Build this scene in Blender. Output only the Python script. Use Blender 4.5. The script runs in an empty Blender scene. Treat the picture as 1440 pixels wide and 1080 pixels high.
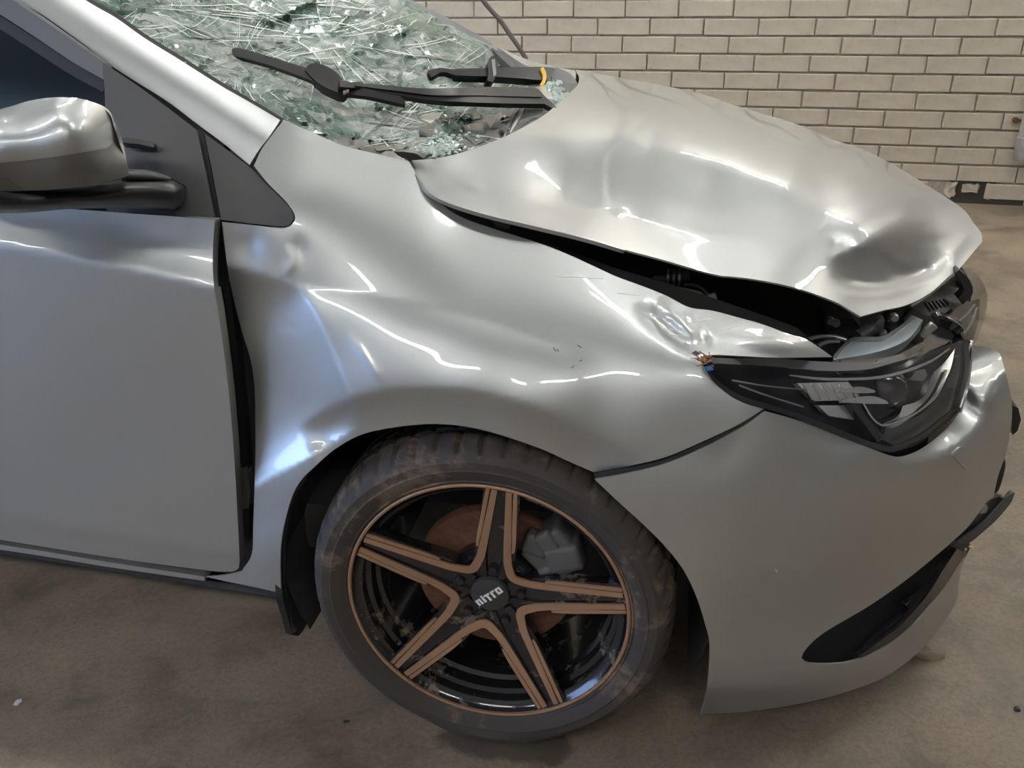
import bpy, bmesh, math, random
import numpy as np
from mathutils import Vector, Matrix
from mathutils.geometry import delaunay_2d_cdt
random.seed(7); rng = np.random.default_rng(7)
scene = bpy.context.scene
COL = scene.collection
# ------------------------------------------------------------------ camera
FPX = 1235.0; PITCH = .4451; ROLL = -.0155; PSI = -.1918
CAM = np.array([.2699, -1.1306, 1.2696])          # car frame: X forward, Y across the car (away), Z up, metres
FW = np.array([math.sin(PSI)*math.cos(PITCH), math.cos(PSI)*math.cos(PITCH), -math.sin(PITCH)])
_rt = np.array([math.cos(PSI), -math.sin(PSI), 0.]); _up = np.cross(_rt, FW)
RT = math.cos(ROLL)*_rt+math.sin(ROLL)*_up; UP = -math.sin(ROLL)*_rt+math.cos(ROLL)*_up
cam = bpy.data.cameras.new('camera'); camo = bpy.data.objects.new('camera', cam); COL.objects.link(camo)
cam.sensor_width = 36; cam.sensor_fit = 'HORIZONTAL'; cam.lens = FPX*36/1440; cam.clip_start = .02
M = Matrix.Identity(4)
for i in range(3):
    M[i][0] = RT[i]; M[i][1] = UP[i]; M[i][2] = -FW[i]; M[i][3] = CAM[i]
camo.matrix_world = M; scene.camera = camo
# ------------------------------------------------------------------ world, exposure
world = bpy.data.worlds.new('daylight_sky_offscreen'); scene.world = world; world.use_nodes = True
bg = world.node_tree.nodes['Background']; bg.inputs[0].default_value = (.40, .58, 1, 1); bg.inputs[1].default_value = 7.5
vs = scene.view_settings; vs.view_transform = 'Standard'; vs.look = 'None'; vs.gamma = 1; vs.use_curve_mapping = False
vs.exposure = -0.05
LAMP = 78.0      # strength of the fluorescent tubes

# ------------------------------------------------------------------ materials
def mat(name, col=(.5, .5, .5), rough=.5, metal=0., coat=0., coat_rough=.03, trans=0., emit=None, estr=0., spec=.5, alpha=1.):
    m = bpy.data.materials.new(name); m.use_nodes = True
    b = m.node_tree.nodes['Principled BSDF']
    b.inputs['Base Color'].default_value = (*col, 1); b.inputs['Roughness'].default_value = rough
    b.inputs['Metallic'].default_value = metal; b.inputs['Coat Weight'].default_value = coat
    b.inputs['Coat Roughness'].default_value = coat_rough; b.inputs['Transmission Weight'].default_value = trans
    b.inputs['Specular IOR Level'].default_value = spec; b.inputs['Alpha'].default_value = alpha
    if emit: b.inputs['Emission Color'].default_value = (*emit, 1); b.inputs['Emission Strength'].default_value = estr
    return m
class NT:
    def __init__(s, m): s.m = m; s.t = m.node_tree; s.b = s.t.nodes.get('Principled BSDF')
    def n(s, typ, **kw):
        x = s.t.nodes.new(typ)
        for k, v in kw.items():
            if k.startswith('i_'):
                key = k[2:]; key = int(key) if key.isdigit() else key.replace('_', ' ')
                x.inputs[key].default_value = v
            else: setattr(x, k, v)
        return x
    def l(s, a, b): s.t.links.new(a, b)
    def ramp(s, fac, stops, interp='LINEAR'):
        r = s.n('ShaderNodeValToRGB'); cr = r.color_ramp; cr.interpolation = interp
        while len(cr.elements) < len(stops): cr.elements.new(.5)
        for e, (p, c) in zip(cr.elements, stops): e.position = p; e.color = (*c, 1) if len(c) == 3 else c
        s.l(fac, r.inputs[0]); return r.outputs[0]
    def noise(s, scale, detail=4, rough=.55, dist=0., coord=None, dim=None):
        x = s.n('ShaderNodeTexNoise'); x.inputs['Scale'].default_value = scale; x.inputs['Detail'].default_value = detail
        x.inputs['Roughness'].default_value = rough; x.inputs['Distortion'].default_value = dist
        s.l(coord if coord else s.obj(), x.inputs['Vector']); return x.outputs['Fac']
    def obj(s):
        if not hasattr(s, '_tc'): s._tc = s.n('ShaderNodeTexCoord')
        return s._tc.outputs['Object']
    def mix(s, fac, a, b, mode='MIX'):
        x = s.n('ShaderNodeMix', data_type='RGBA', blend_type=mode)
        for sock, v in ((x.inputs[0], fac), (x.inputs[6], a), (x.inputs[7], b)):
            if hasattr(v, 'is_linked'): s.l(v, sock)
            else: sock.default_value = v if isinstance(v, (int, float)) else ((*v, 1) if len(v) == 3 else v)
        return x.outputs[2]
    def math(s, op, a, b=0.):
        x = s.n('ShaderNodeMath', operation=op)
        for sock, v in ((x.inputs[0], a), (x.inputs[1], b)):
            if hasattr(v, 'is_linked'): s.l(v, sock)
            else: sock.default_value = v
        return x.outputs[0]
    def bump(s, h, strength=.3, dist=.01):
        x = s.n('ShaderNodeBump'); x.inputs['Strength'].default_value = strength; x.inputs['Distance'].default_value = dist
        s.l(h, x.inputs['Height']); s.l(x.outputs[0], s.b.inputs['Normal'])

def paint_material():
    m = mat('silver_paint', (.50, .535, .53), .45, .82, 1., .025); t = NT(m)
    fl = t.noise(2600, 1, .5); c = t.ramp(fl, [(.3, (.39, .412, .405)), (.7, (.535, .557, .55))])
    t.l(c, t.b.inputs['Base Color'])
    return m
PAINT = paint_material()
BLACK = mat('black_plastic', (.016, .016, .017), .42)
DPLAST = mat('grey_grained_plastic', (.055, .056, .058), .55)
t = NT(DPLAST); t.bump(t.noise(900, 2), .25, .001)
GLOSS = mat('gloss_black', (.012, .012, .014), .12, 0, .6)
DARK = mat('black_underseal', (.035, .034, .034), .75)
RUBBER = mat('black_rubber', (.014, .014, .015), .7)
CHROME = mat('chrome', (.82, .82, .80), .08, 1.)
SATIN = mat('satin_steel', (.42, .44, .45), .38, .9)
ALU = mat('grey_cast_metal', (.30, .31, .31), .5, .7)
BLUEGREY = mat('blue_grey_metal', (.33, .38, .41), .45, .5)
WHITE = mat('white_print', (.8, .8, .8), .5)
YELLOW = mat('yellow_strap', (.75, .45, .03), .5)
ORANGE = mat('orange_fibres', (.42, .19, .07), .8)
BLUEM = mat('blue_chip', (.06, .16, .5), .5)
TAN = mat('tan_wood_chip', (.62, .45, .24), .7)
LENS = mat('clear_lens', (1, 1, 1), .02, 0, 0, trans=1.)
LENS.node_tree.nodes['Principled BSDF'].inputs['IOR'].default_value = 1.18
DGLASS = mat('tinted_side_glass', (.30, .36, .36), .03, 0, 0, trans=1.)
CARDW = mat('cream_paper', (.72, .70, .62), .7)

# ------------------------------------------------------------------ object helpers
def link(o, parent=None):
    COL.objects.link(o)
    if parent is not None: o.parent = parent
    return o
def tag(o, label=None, cat=None, group=None, kind=None):
    if label: o['label'] = label
    if cat: o['category'] = cat
    if group: o['group'] = group
    if kind: o['kind'] = kind
    return o
def mesh(name, verts, faces, m, parent=None, smooth=False, normals=None):
    me = bpy.data.meshes.new(name); me.from_pydata([tuple(map(float, v)) for v in verts], [], [tuple(map(int, f)) for f in faces]); me.update()
    if smooth or normals is not None:
        me.polygons.foreach_set('use_smooth', [True]*len(me.polygons))
    if normals is not None: me.normals_split_custom_set_from_vertices([tuple(map(float, n)) for n in normals])
    if m: me.materials.append(m)
    return link(bpy.data.objects.new(name, me), parent)
def bm_obj(name, bm, m, parent=None, smooth=False, autosm=None):
    bmesh.ops.recalc_face_normals(bm, faces=bm.faces)
    me = bpy.data.meshes.new(name); bm.to_mesh(me); bm.free()
    if smooth or autosm: me.polygons.foreach_set('use_smooth', [True]*len(me.polygons))
    if autosm: me.set_sharp_from_angle(angle=math.radians(autosm))
    if m: me.materials.append(m)
    return link(bpy.data.objects.new(name, me), parent)
def empty(name, loc=(0, 0, 0)):
    o = bpy.data.objects.new(name, None); o.location = loc; o.empty_display_size = .1; COL.objects.link(o); return o
def bevel_all(bm, w, seg=2):
    bmesh.ops.bevel(bm, geom=list(bm.edges), offset=w, segments=seg, profile=.6, affect='EDGES', clamp_overlap=True)
def add_box(bm, c, s, rot=None):
    r = bmesh.ops.create_cube(bm, size=1); vv = r['verts']
    bmesh.ops.scale(bm, vec=s, verts=vv)
    if rot is not None: bmesh.ops.rotate(bm, cent=(0, 0, 0), matrix=rot, verts=vv)
    bmesh.ops.translate(bm, vec=c, verts=vv); return vv
def box(name, c, s, m, parent=None, bev=.004, rot=None):
    bm = bmesh.new(); add_box(bm, (0, 0, 0), s)
    if bev: bevel_all(bm, bev)
    if rot is not None: bmesh.ops.rotate(bm, cent=(0, 0, 0), matrix=rot, verts=bm.verts)
    bmesh.ops.translate(bm, vec=c, verts=bm.verts)
    return bm_obj(name, bm, m, parent, autosm=40)
def lathe(name, prof, m, parent=None, n=64, axis='Y', center=(0, 0, 0), autosm=35, close=False):
    """prof: list of (radius, along axis)"""
    V = []; F = []; k = len(prof)
    for i in range(n):
        a = 2*math.pi*i/n
        for r, h in prof:
            if axis == 'Y': V.append((center[0]+r*math.cos(a), center[1]+h, center[2]+r*math.sin(a)))
            elif axis == 'Z': V.append((center[0]+r*math.cos(a), center[1]+r*math.sin(a), center[2]+h))
            else: V.append((center[0]+h, center[1]+r*math.cos(a), center[2]+r*math.sin(a)))
    for i in range(n):
        j = (i+1) % n
        for q in range(k if close else k-1):
            q2 = (q+1) % k
            F.append((i*k+q, j*k+q, j*k+q2, i*k+q2))
    bm = bmesh.new(); vs_ = [bm.verts.new(v) for v in V]
    for f in F:
        try: bm.faces.new([vs_[i] for i in f])
        except ValueError: pass
    bmesh.ops.remove_doubles(bm, verts=bm.verts, dist=1e-6)
    return bm_obj(name, bm, m, parent, autosm=autosm)
def tube(name, pts, r, m, parent=None, n=10, radii=None):
    pts = [Vector(p) for p in pts]; V = []; F = []
    up = Vector((0, 0, 1))
    for i, p in enumerate(pts):
        d = (pts[min(i+1, len(pts)-1)]-pts[max(i-1, 0)]).normalized()
        a = d.cross(up if abs(d.z) < .95 else Vector((1, 0, 0))).normalized(); b = d.cross(a)
        rr = radii[i] if radii else r
        for k in range(n):
            t_ = 2*math.pi*k/n; V.append(p+(a*math.cos(t_)+b*math.sin(t_))*rr)
    for i in range(len(pts)-1):
        for k in range(n): F.append((i*n+k, i*n+(k+1) % n, (i+1)*n+(k+1) % n, (i+1)*n+k))
    F.append(tuple(range(n))[::-1]); F.append(tuple((len(pts)-1)*n+k for k in range(n)))
    bm = bmesh.new(); vs_ = [bm.verts.new(v) for v in V]
    for f in F: bm.faces.new([vs_[i] for i in f])
    return bm_obj(name, bm, m, parent, autosm=50)
def catmull(pts, step):
    """smooth open polyline through pts, resampled at about step"""
    P = np.array(pts, float)
    if len(P) > 2:
        Q = np.vstack([2*P[0]-P[1], P, 2*P[-1]-P[-2]]); out = []
        for i in range(1, len(Q)-2):
            p0, p1, p2, p3 = Q[i-1:i+3]
            for t_ in np.linspace(0, 1, 24, endpoint=False):
                out.append(.5*((2*p1)+(-p0+p2)*t_+(2*p0-5*p1+4*p2-p3)*t_**2+(-p0+3*p1-3*p2+p3)*t_**3))
        out.append(P[-1]); P = np.array(out)
    d = np.r_[0, np.cumsum(np.linalg.norm(np.diff(P, axis=0), axis=1))]
    n = max(2, int(round(d[-1]/step))+1); s = np.linspace(0, d[-1], n)
    return np.stack([np.interp(s, d, P[:, k]) for k in range(P.shape[1])], 1)

# ------------------------------------------------------------------ photo rays and surfaces
def rays(uv):
    uv = np.atleast_2d(np.asarray(uv, float))
    return FW+((uv[:, :1]-720)/FPX)*RT-((uv[:, 1:2]-540)/FPX)*UP
def at(u, v, ax, val):
    d = rays([(u, v)])[0]; i = 'XYZ'.index(ax); return CAM+d*(val-CAM[i])/d[i]
class Plane:
    def __init__(s, ax, val): s.i = 'XYZ'.index(ax); s.val = val
    def P(s, uv, off=0.):
        d = rays(uv); t_ = (s.val-CAM[s.i])/d[:, s.i]; t_ = t_-off/np.linalg.norm(d, axis=1)
        return CAM+d*t_[:, None]
def poly_dist(uv, poly):
    """nearest distance, signed side (+ = left-hand/below when the line runs right), arc position 0..1"""
    poly = np.asarray(poly, float); best = np.full(len(uv), 1e9); sgn = np.zeros(len(uv)); arc = np.zeros(len(uv))
    L = np.r_[0, np.cumsum(np.linalg.norm(np.diff(poly, axis=0), axis=1))]
    for i in range(len(poly)-1):
        a, b = poly[i], poly[i+1]; ab = b-a; l2 = ab@ab
        lo = -1e9 if i == 0 else 0.; hi = 1e9 if i == len(poly)-2 else 1.
        w = ((uv-a)@ab)/l2; wc = np.clip(w, 0, 1); q = a+wc[:, None]*ab
        d = np.linalg.norm(uv-q, axis=1); s = np.sign(ab[0]*(uv[:, 1]-a[1])-ab[1]*(uv[:, 0]-a[0]))
        m = d < best-1e-9; best[m] = d[m]; sgn[m] = s[m]; arc[m] = (L[i]+wc[m]*(L[i+1]-L[i]))/L[-1]
    return best, sgn, arc
def ridge(poly, amp, w, fade=.15, step=6):
    pl = catmull(poly, step)
    def f(uv):
        d, s, a = poly_dist(uv, pl); e = np.clip(np.minimum(a, 1-a)/fade, 0, 1) if fade else 1.
        return amp*np.exp(-(d/w)**2)*e
    return f
def fold(poly, k, side=1, soft=3., reach=60., fade=.15, step=6, decay=None):
    """beyond the line (side=+1: below a line drawn left to right) the surface tips away by k metres per pixel, up to reach pixels"""
    pl = catmull(poly, step)
    def f(uv):
        d, s, a = poly_dist(uv, pl); x = d*s*side
        e = np.clip(np.minimum(a, 1-a)/fade, 0, 1) if fade else 1.; e = e*e*(3-2*e)
        sp = soft*np.logaddexp(0, x/soft); q = np.exp(-(d/decay)**2) if decay else 1.; return k*e*q*reach*np.tanh(sp/reach)
    return f
def blob(u, v, ru, rv, amp, ang=0.):
    c, s = math.cos(math.radians(ang)), math.sin(math.radians(ang))
    def f(uv):
        x = uv[:, 0]-u; y = uv[:, 1]-v; a = (x*c+y*s)/ru; b = (-x*s+y*c)/rv
        return amp*np.exp(-(a*a+b*b))
    return f
def facet(lines, k, soft=2., reach=45., T=10.):
    """pressed-in facet bounded by straight lines (interior below / left of each line as drawn)"""
    L = [(np.array(a, float), np.array(b, float)) for a, b in lines]
    def f(uv):
        D = []
        for a, b in L:
            ab = (b-a)/np.linalg.norm(b-a); D.append(ab[0]*(uv[:, 1]-a[1])-ab[1]*(uv[:, 0]-a[0]))
        D = np.array(D); m = D.min(0); s = m-T*np.log(np.exp(-np.clip((D-m)/T, 0, 50)).sum(0))
        sp = soft*np.logaddexp(0, np.clip(s/soft, -50, 400)); return k*reach*np.tanh(sp/reach)
    return f
class Surf:
    """smooth surface through control points (u, v, axis, value): a thin-plate spline of inverse depth over the picture plane"""
    def __init__(s, ctrl, lam=0., feats=()):
        uv = np.array([c[:2] for c in ctrl], float); d = rays(uv)
        idx = ['XYZ'.index(c[2]) for c in ctrl]; val = np.array([c[3] for c in ctrl], float)
        tt = np.array([(val[k]-CAM[i])/d[k, i] for k, i in enumerate(idx)])
        s.c = uv/400.; n = len(uv); y = 1/tt
        K = s.phi(s.c, s.c)+lam*np.eye(n); Pm = np.c_[np.ones(n), s.c]
        A = np.block([[K, Pm], [Pm.T, np.zeros((3, 3))]])
        s.w = np.linalg.solve(A, np.r_[y, 0, 0, 0]); s.feats = list(feats)
    @staticmethod
    def phi(a, b):
        r2 = ((a[:, None]-b[None])**2).sum(-1); return .5*r2*np.log(r2+1e-12)
    def P(s, uv, off=0.):
        uv = np.atleast_2d(np.asarray(uv, float)); x = uv/400.
        inv = s.phi(x, s.c)@s.w[:-3]+np.c_[np.ones(len(x)), x]@s.w[-3:]
        t_ = 1/inv; d = rays(uv); ln = np.linalg.norm(d, axis=1)
        o = -off*np.ones(len(x))
        for f in s.feats: o = o+f(uv)
        return CAM+d*(t_+o/ln)[:, None]
    def N(s, uv):
        e = .6; uv = np.atleast_2d(np.asarray(uv, float))
        a = s.P(uv+[e, 0])-s.P(uv-[e, 0]); b = s.P(uv+[0, e])-s.P(uv-[0, e])
        n = np.cross(b, a); n /= np.linalg.norm(n, axis=1)[:, None]
        flip = (n*(CAM-s.P(uv))).sum(1) < 0; n[flip] *= -1
        return n
Plane.N = Surf.N
def in_poly(pt, poly):
    x, y = pt[:, 0], pt[:, 1]; c = np.zeros(len(pt), bool); j = len(poly)-1
    for i in range(len(poly)):
        xi, yi = poly[i]; xj, yj = poly[j]
        m = ((yi > y) != (yj > y)) & (x < (xj-xi)*(y-yi)/((yj-yi) if yj != yi else 1e-9)+xi); c ^= m; j = i
    return c
def outline(segs, bstep):
    pts = []
    for sg in segs:
        q = catmull(sg, bstep)
        if pts and np.linalg.norm(np.array(pts[-1])-q[0]) < 1e-6: q = q[1:]
        pts += [tuple(p) for p in q]
    if np.linalg.norm(np.array(pts[0])-pts[-1]) < 1e-6: pts.pop()
    return np.array(pts)
def fill(segs, step, bstep):
    B = outline(segs, bstep)
    lo, hi = B.min(0), B.max(0); g = []
    ys = np.arange(lo[1]+step*.5, hi[1], step*.87)
    for r_, y in enumerate(ys):
        for x in np.arange(lo[0]+(step*.5 if r_ % 2 else 0), hi[0], step): g.append((x, y))
    if g:
        g = np.array(g); g = g[in_poly(g, B)]
    if len(g):
        D = np.full(len(g), 1e9)
        for i in range(len(B)): D = np.minimum(D, np.linalg.norm(g-B[i], axis=1))
        g = g[D > step*.55]
    allp = np.vstack([B, g]) if len(g) else B
    nb = len(B)
    vo, eo, fo, ov, oe, of = delaunay_2d_cdt([Vector(p) for p in allp], [(i, (i+1) % nb) for i in range(nb)], [], 1, 1e-5)
    return np.array([tuple(v) for v in vo]), [tuple(f) for f in fo]
def panel(name, parent, m, segs, surf, step=10, bstep=6, thick=.004, off=0., edge_in=0., post=None):
    """a sheet-metal piece with real thickness: front skin, back skin and edge"""
    uv, F = fill(segs, step, bstep)
    P = surf.P(uv, off); N = surf.N(uv)
    if post is not None: P = post(P, uv)
    # orientation
    F2 = []
    for f in F:
        a, b, c = P[f[0]], P[f[1]], P[f[2]]
        n = np.cross(b-a, c-a)
        F2.append(f if n@(N[f[0]]+N[f[1]]+N[f[2]]) > 0 else f[::-1])
    cnt = {}
    for f in F2:
        for i in range(len(f)):
            e = (f[i], f[(i+1) % len(f)]); cnt[e] = 1
    bd = [e for e in cnt if (e[1], e[0]) not in cnt]
    n0 = len(P); V = list(P); NN = list(N); FF = list(F2)
    Bk = P-N*thick; V += list(Bk); NN += list(-N)
    FF += [tuple(n0+i for i in f[::-1]) for f in F2]
    base = len(V); mp = {}
    bn = {}
    for a, b in bd:
        tdir = P[b]-P[a]; o = np.cross(tdir, N[a]+N[b]); o /= (np.linalg.norm(o)+1e-12)
        for k in (a, b): bn.setdefault(k, []).append(o)
    for k, l in bn.items():
        o = np.mean(l, 0); o /= (np.linalg.norm(o)+1e-12)
        mp[k] = len(V); V += [P[k], Bk[k]]; NN += [o, o]
    for a, b in bd: FF.append((mp[b], mp[a], mp[a]+1, mp[b]+1))
    return mesh(name, V, FF, m, parent, normals=NN)
def ribbon_poly(poly, w, step=6):
    """pixel outline of a band of width w (scalar or per-point list) around a polyline"""
    p = catmull(poly, step)
    d = np.gradient(p, axis=0); n = np.stack([-d[:, 1], d[:, 0]], 1); n /= np.linalg.norm(n, axis=1)[:, None]
    if np.ndim(w): ww = np.interp(np.linspace(0, 1, len(p)), np.linspace(0, 1, len(w)), w)[:, None]/2
    else: ww = w/2
    a = p+n*ww; b = (p-n*ww)[::-1]
    return [[tuple(x) for x in a], [tuple(a[-1]), tuple(b[0])], [tuple(x) for x in b], [tuple(b[-1]), tuple(a[0])]]
def band(name, parent, m, poly, w, surf, off=.002, thick=.004, step=8, post=None):
    return panel(name, parent, m, ribbon_poly(poly, w, step), surf, step=step, bstep=step, thick=thick, off=off, post=post)
def closed(pts):
    """closed smooth outline split in two open halves so that corners stay soft"""
    return [list(pts)+[pts[0]]]
def poly(pts): return [[pts[i], pts[(i+1) % len(pts)]] for i in range(len(pts))]

# ================================================================== THE ROOM
DEL = .0721; EX = np.array([math.cos(DEL), -math.sin(DEL), 0]); EY = np.array([math.sin(DEL), math.cos(DEL), 0])
FOOT = np.array([CAM[0], CAM[1], 0]); WD = 5.492; CH = .0959; BL = .3036
def wl(x, y, z): return FOOT+EX*x+EY*y+np.array([0, 0, z])       # wall frame -> world
def wall_hit(u, v, dist=WD):
    d = rays([(u, v)])[0]; t_ = dist/(d@EY); P = CAM+d*t_-FOOT; return P@EX, P[2]
WM = Matrix(((EX[0], EY[0], 0, FOOT[0]), (EX[1], EY[1], 0, FOOT[1]), (0, 0, 1, 0), (0, 0, 0, 1)))

def floor_material():
    m = mat('stained_concrete', (.3, .27, .23), .6); t = NT(m)
    big = t.noise(.9, 5, .6, .6); mid = t.noise(5, 6, .65, .3); fine = t.noise(90, 5, .75, .4); grit = t.noise(300, 3, .7, .5)
    c1 = t.ramp(big, [(.3, (.155, .125, .092)), (.5, (.235, .188, .135)), (.7, (.31, .25, .18))])
    c2 = t.ramp(mid, [(.3, (.55, .54, .52)), (.5, (1, 1, 1)), (.75, (1.2, 1.18, 1.12))])
    c3 = t.ramp(fine, [(.3, (.72, .72, .72)), (.6, (1.08, 1.08, 1.08))])
    c4 = t.ramp(grit, [(.34, (.55, .55, .55)), (.46, (1, 1, 1)), (.68, (1, 1, 1)), (.76, (1.5, 1.5, 1.45))])
    c = t.mix(1., c1, c2, 'MULTIPLY'); c = t.mix(1., c, c3, 'MULTIPLY'); c = t.mix(.6, c, c4, 'MULTIPLY')
    st = t.noise(2.3, 4, .6, 1.5); stain = t.ramp(st, [(.56, (0, 0, 0)), (.66, (.5, .5, .5))])
    c = t.mix(stain, c, (.10, .085, .07))
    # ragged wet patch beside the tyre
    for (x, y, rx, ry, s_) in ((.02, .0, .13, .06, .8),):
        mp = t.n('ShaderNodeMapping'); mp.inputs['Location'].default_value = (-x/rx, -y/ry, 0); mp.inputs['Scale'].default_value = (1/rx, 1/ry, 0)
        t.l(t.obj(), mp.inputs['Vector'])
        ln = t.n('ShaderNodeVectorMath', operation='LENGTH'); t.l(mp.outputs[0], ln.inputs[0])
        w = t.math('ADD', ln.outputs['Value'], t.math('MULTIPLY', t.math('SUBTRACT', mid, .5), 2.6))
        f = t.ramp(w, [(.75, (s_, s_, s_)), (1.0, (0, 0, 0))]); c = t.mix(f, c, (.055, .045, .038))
    t.l(c, t.b.inputs['Base Color'])
    r = t.ramp(mid, [(.3, (.42, .42, .42)), (.7, (.72, .72, .72))]); t.l(r, t.b.inputs['Roughness'])
    h = t.math('ADD', t.math('MULTIPLY', fine, .6), t.math('MULTIPLY', grit, .5)); t.bump(h, .25, .002)
    return m
def brick_material():
    m = mat('painted_brick', (.62, .57, .48), .65); t = NT(m)
    n1 = t.noise(2.2, 5, .6, .4); n2 = t.noise(14, 5, .65, .5); n3 = t.noise(120, 3, .6)
    c = t.ramp(n1, [(.3, (.45, .40, .32)), (.55, (.56, .505, .41)), (.75, (.62, .56, .46))])
    c2 = t.ramp(n2, [(.24, (.62, .58, .53)), (.42, (.95, .94, .92)), (.6, (1, 1, 1)), (.8, (1.06, 1.06, 1.05))])
    c = t.mix(1., c, c2, 'MULTIPLY')
    spot = t.ramp(t.noise(5.5, 6, .72, .8), [(.62, (0, 0, 0)), (.70, (.6, .6, .6))]); c = t.mix(spot, c, (.17, .15, .13))
    t.l(c, t.b.inputs['Base Color']); t.bump(t.math('ADD', n3, n2), .3, .003)
    return m
BRICK = brick_material(); CONC = floor_material()
MORTAR = mat('dirty_painted_mortar', (.5, .46, .4), .8)
t = NT(MORTAR); t.l(t.ramp(t.noise(9, 5, .7), [(.30, (.26, .23, .18)), (.5, (.52, .47, .38))]), t.b.inputs['Base Color']); t.bump(t.noise(80, 4), .5, .004)
PLASTER = mat('plain_painted_wall', (.7, .68, .64), .8)
t = NT(PLASTER); t.l(t.ramp(t.noise(1.5, 5, .6), [(.3, (.30, .29, .27)), (.7, (.40, .385, .36))]), t.b.inputs['Base Color'])
CEIL = mat('ceiling_paint', (.62, .60, .56), .85)
t = NT(CEIL); t.l(t.ramp(t.noise(1.2, 4, .6), [(.3, (.15, .147, .14)), (.7, (.22, .216, .205))]), t.b.inputs['Base Color'])

X0, X1, Y0 = -7.0, 6.5, -5.0; ZC = 3.3
fl = mesh('floor', [(X0-1, Y0-1, 0), (X1+1, Y0-1, 0), (X1+1, 7.5, 0), (X0-1, 7.5, 0), (X0-1, Y0-1, -.2), (X1+1, Y0-1, -.2), (X1+1, 7.5, -.2), (X0-1, 7.5, -.2)],
          [(0, 1, 2, 3), (7, 6, 5, 4), (0, 4, 5, 1), (1, 5, 6, 2), (2, 6, 7, 3), (3, 7, 4, 0)], CONC); tag(fl, 'stained grey brown concrete garage floor', kind='structure')
def slab(name, a, b, m, kind='structure', label=None):
    bm = bmesh.new(); add_box(bm, [(p+q)/2 for p, q in zip(a, b)], [abs(q-p) for p, q in zip(a, b)])
    o = bm_obj(name, bm, m); tag(o, label, kind=kind); return o
slab('ceiling', (X0-.2, Y0-.2, ZC), (X1+.2, 6.6, ZC+.2), CEIL, label='pale painted garage ceiling')
slab('wall_right', (X1, Y0, 0), (X1+.2, 6.2, ZC), PLASTER, label='plain painted wall to the side of the car nose')
# left wall with an open doorway that lets daylight in; closed wall behind the camera
def wall_with_hole(name, p0, p1, axis, h0, h1, ztop, label):
    bm = bmesh.new()
    (ax0, ay0), (ax1, ay1) = p0, p1
    def seg(s0, s1, z0, z1):
        if axis == 'X': add_box(bm, ((s0+s1)/2, (ay0+ay1)/2, (z0+z1)/2), (s1-s0, ay1-ay0, z1-z0))
        else: add_box(bm, ((ax0+ax1)/2, (s0+s1)/2, (z0+z1)/2), (ax1-ax0, s1-s0, z1-z0))
    lo, hi = (ax0, ax1) if axis == 'X' else (ay0, ay1)
    seg(lo, h0, 0, ZC); seg(h1, hi, 0, ZC); seg(h0, h1, ztop, ZC)
    o = bm_obj(name, bm, PLASTER); tag(o, label, kind='structure')
wall_with_hole('wall_left', (X0-.2, Y0), (X0, 6.6), 'Y', -4.6, -.2, 2.8, 'painted wall with an open garage doorway behind the car rear')
slab('wall_front', (X0, Y0-.2, 0), (X1, Y0, ZC), PLASTER, label='plain painted wall facing the car side')

px_, pz_ = wall_hit(1441, 225, WD-.12); XS = px_+.075          # the wall is built in two lengths that meet behind the drain pipe
def wall_length(name, x0, x1, label):
    o = mesh(name, [tuple(wl(x, WD+.0085+dy, z)) for dy in (0, .25) for x, z in ((x0, -.05), (x1, -.05), (x1, ZC), (x0, ZC))],
             [(0, 1, 2, 3), (7, 6, 5, 4), (0, 4, 5, 1), (1, 5, 6, 2), (2, 6, 7, 3), (3, 7, 4, 0)], MORTAR)
    return tag(o, label, kind='structure')
wb = wall_length('wall_back', -7.6, XS, 'cream painted brick wall with dirty joints behind the car')
wb2 = wall_length('wall_back_corner', XS, 6.9, 'cream painted brick wall beyond the drain pipe')
PH = {9: (1276.5, 12.5), 8: (1228.5, 39.6), 7: (1264.6, 67.7), 6: (1301.5, 93.8), 5: (1254, 118.8), 4: (1371.7, 143.8), 3: (1242.7, 169), 2: (1279, 192.7), 1: (1315, 218.8), 0: (1346, 244.8), -1: (1384, 270)}
ZB = 1.2696-1.0779*1.0651
protos = []
for q in range(3):
    bm = bmesh.new(); add_box(bm, (0, 0, 0), (BL-.008, .028, CH-.011)); bmesh.ops.bevel(bm, geom=list(bm.edges), offset=.0035, segments=1, affect='EDGES')
    for v_ in bm.verts: v_.co += Vector((random.uniform(-.0016, .0016), random.uniform(-.0012, .0012), random.uniform(-.0014, .0014)))
    bmesh.ops.recalc_face_normals(bm, faces=bm.faces)
    me = bpy.data.meshes.new('brick'); bm.to_mesh(me); bm.free(); me.materials.append(BRICK); protos.append(me)
spots = []
for k in range(-1, 34):
    if k in PH: ph = wall_hit(*PH[k])[0]
    else: ph = wall_hit(*PH[9])[0]+(k-9)*BL*.5+random.uniform(-.02, .02)
    for j in range(-26, 22):
        x = ph+(j+.5)*BL; z = ZB+(k+.5)*CH
        if -7.5 < x < 6.8 and z < ZC-.04: spots.append((x, z, k))
def seen(x, z):
    P = wl(x, WD, z)-CAM; d = P@FW; u = 720+FPX*(P@RT)/d; v = 540-FPX*(P@UP)/d
    return max(0, 560-u, u-1440)/80.+max(0, -v, v-300)/26.
spots.sort(key=lambda s: seen(s[0], s[1]))
rest = bmesh.new(); rest2 = bmesh.new()
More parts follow.
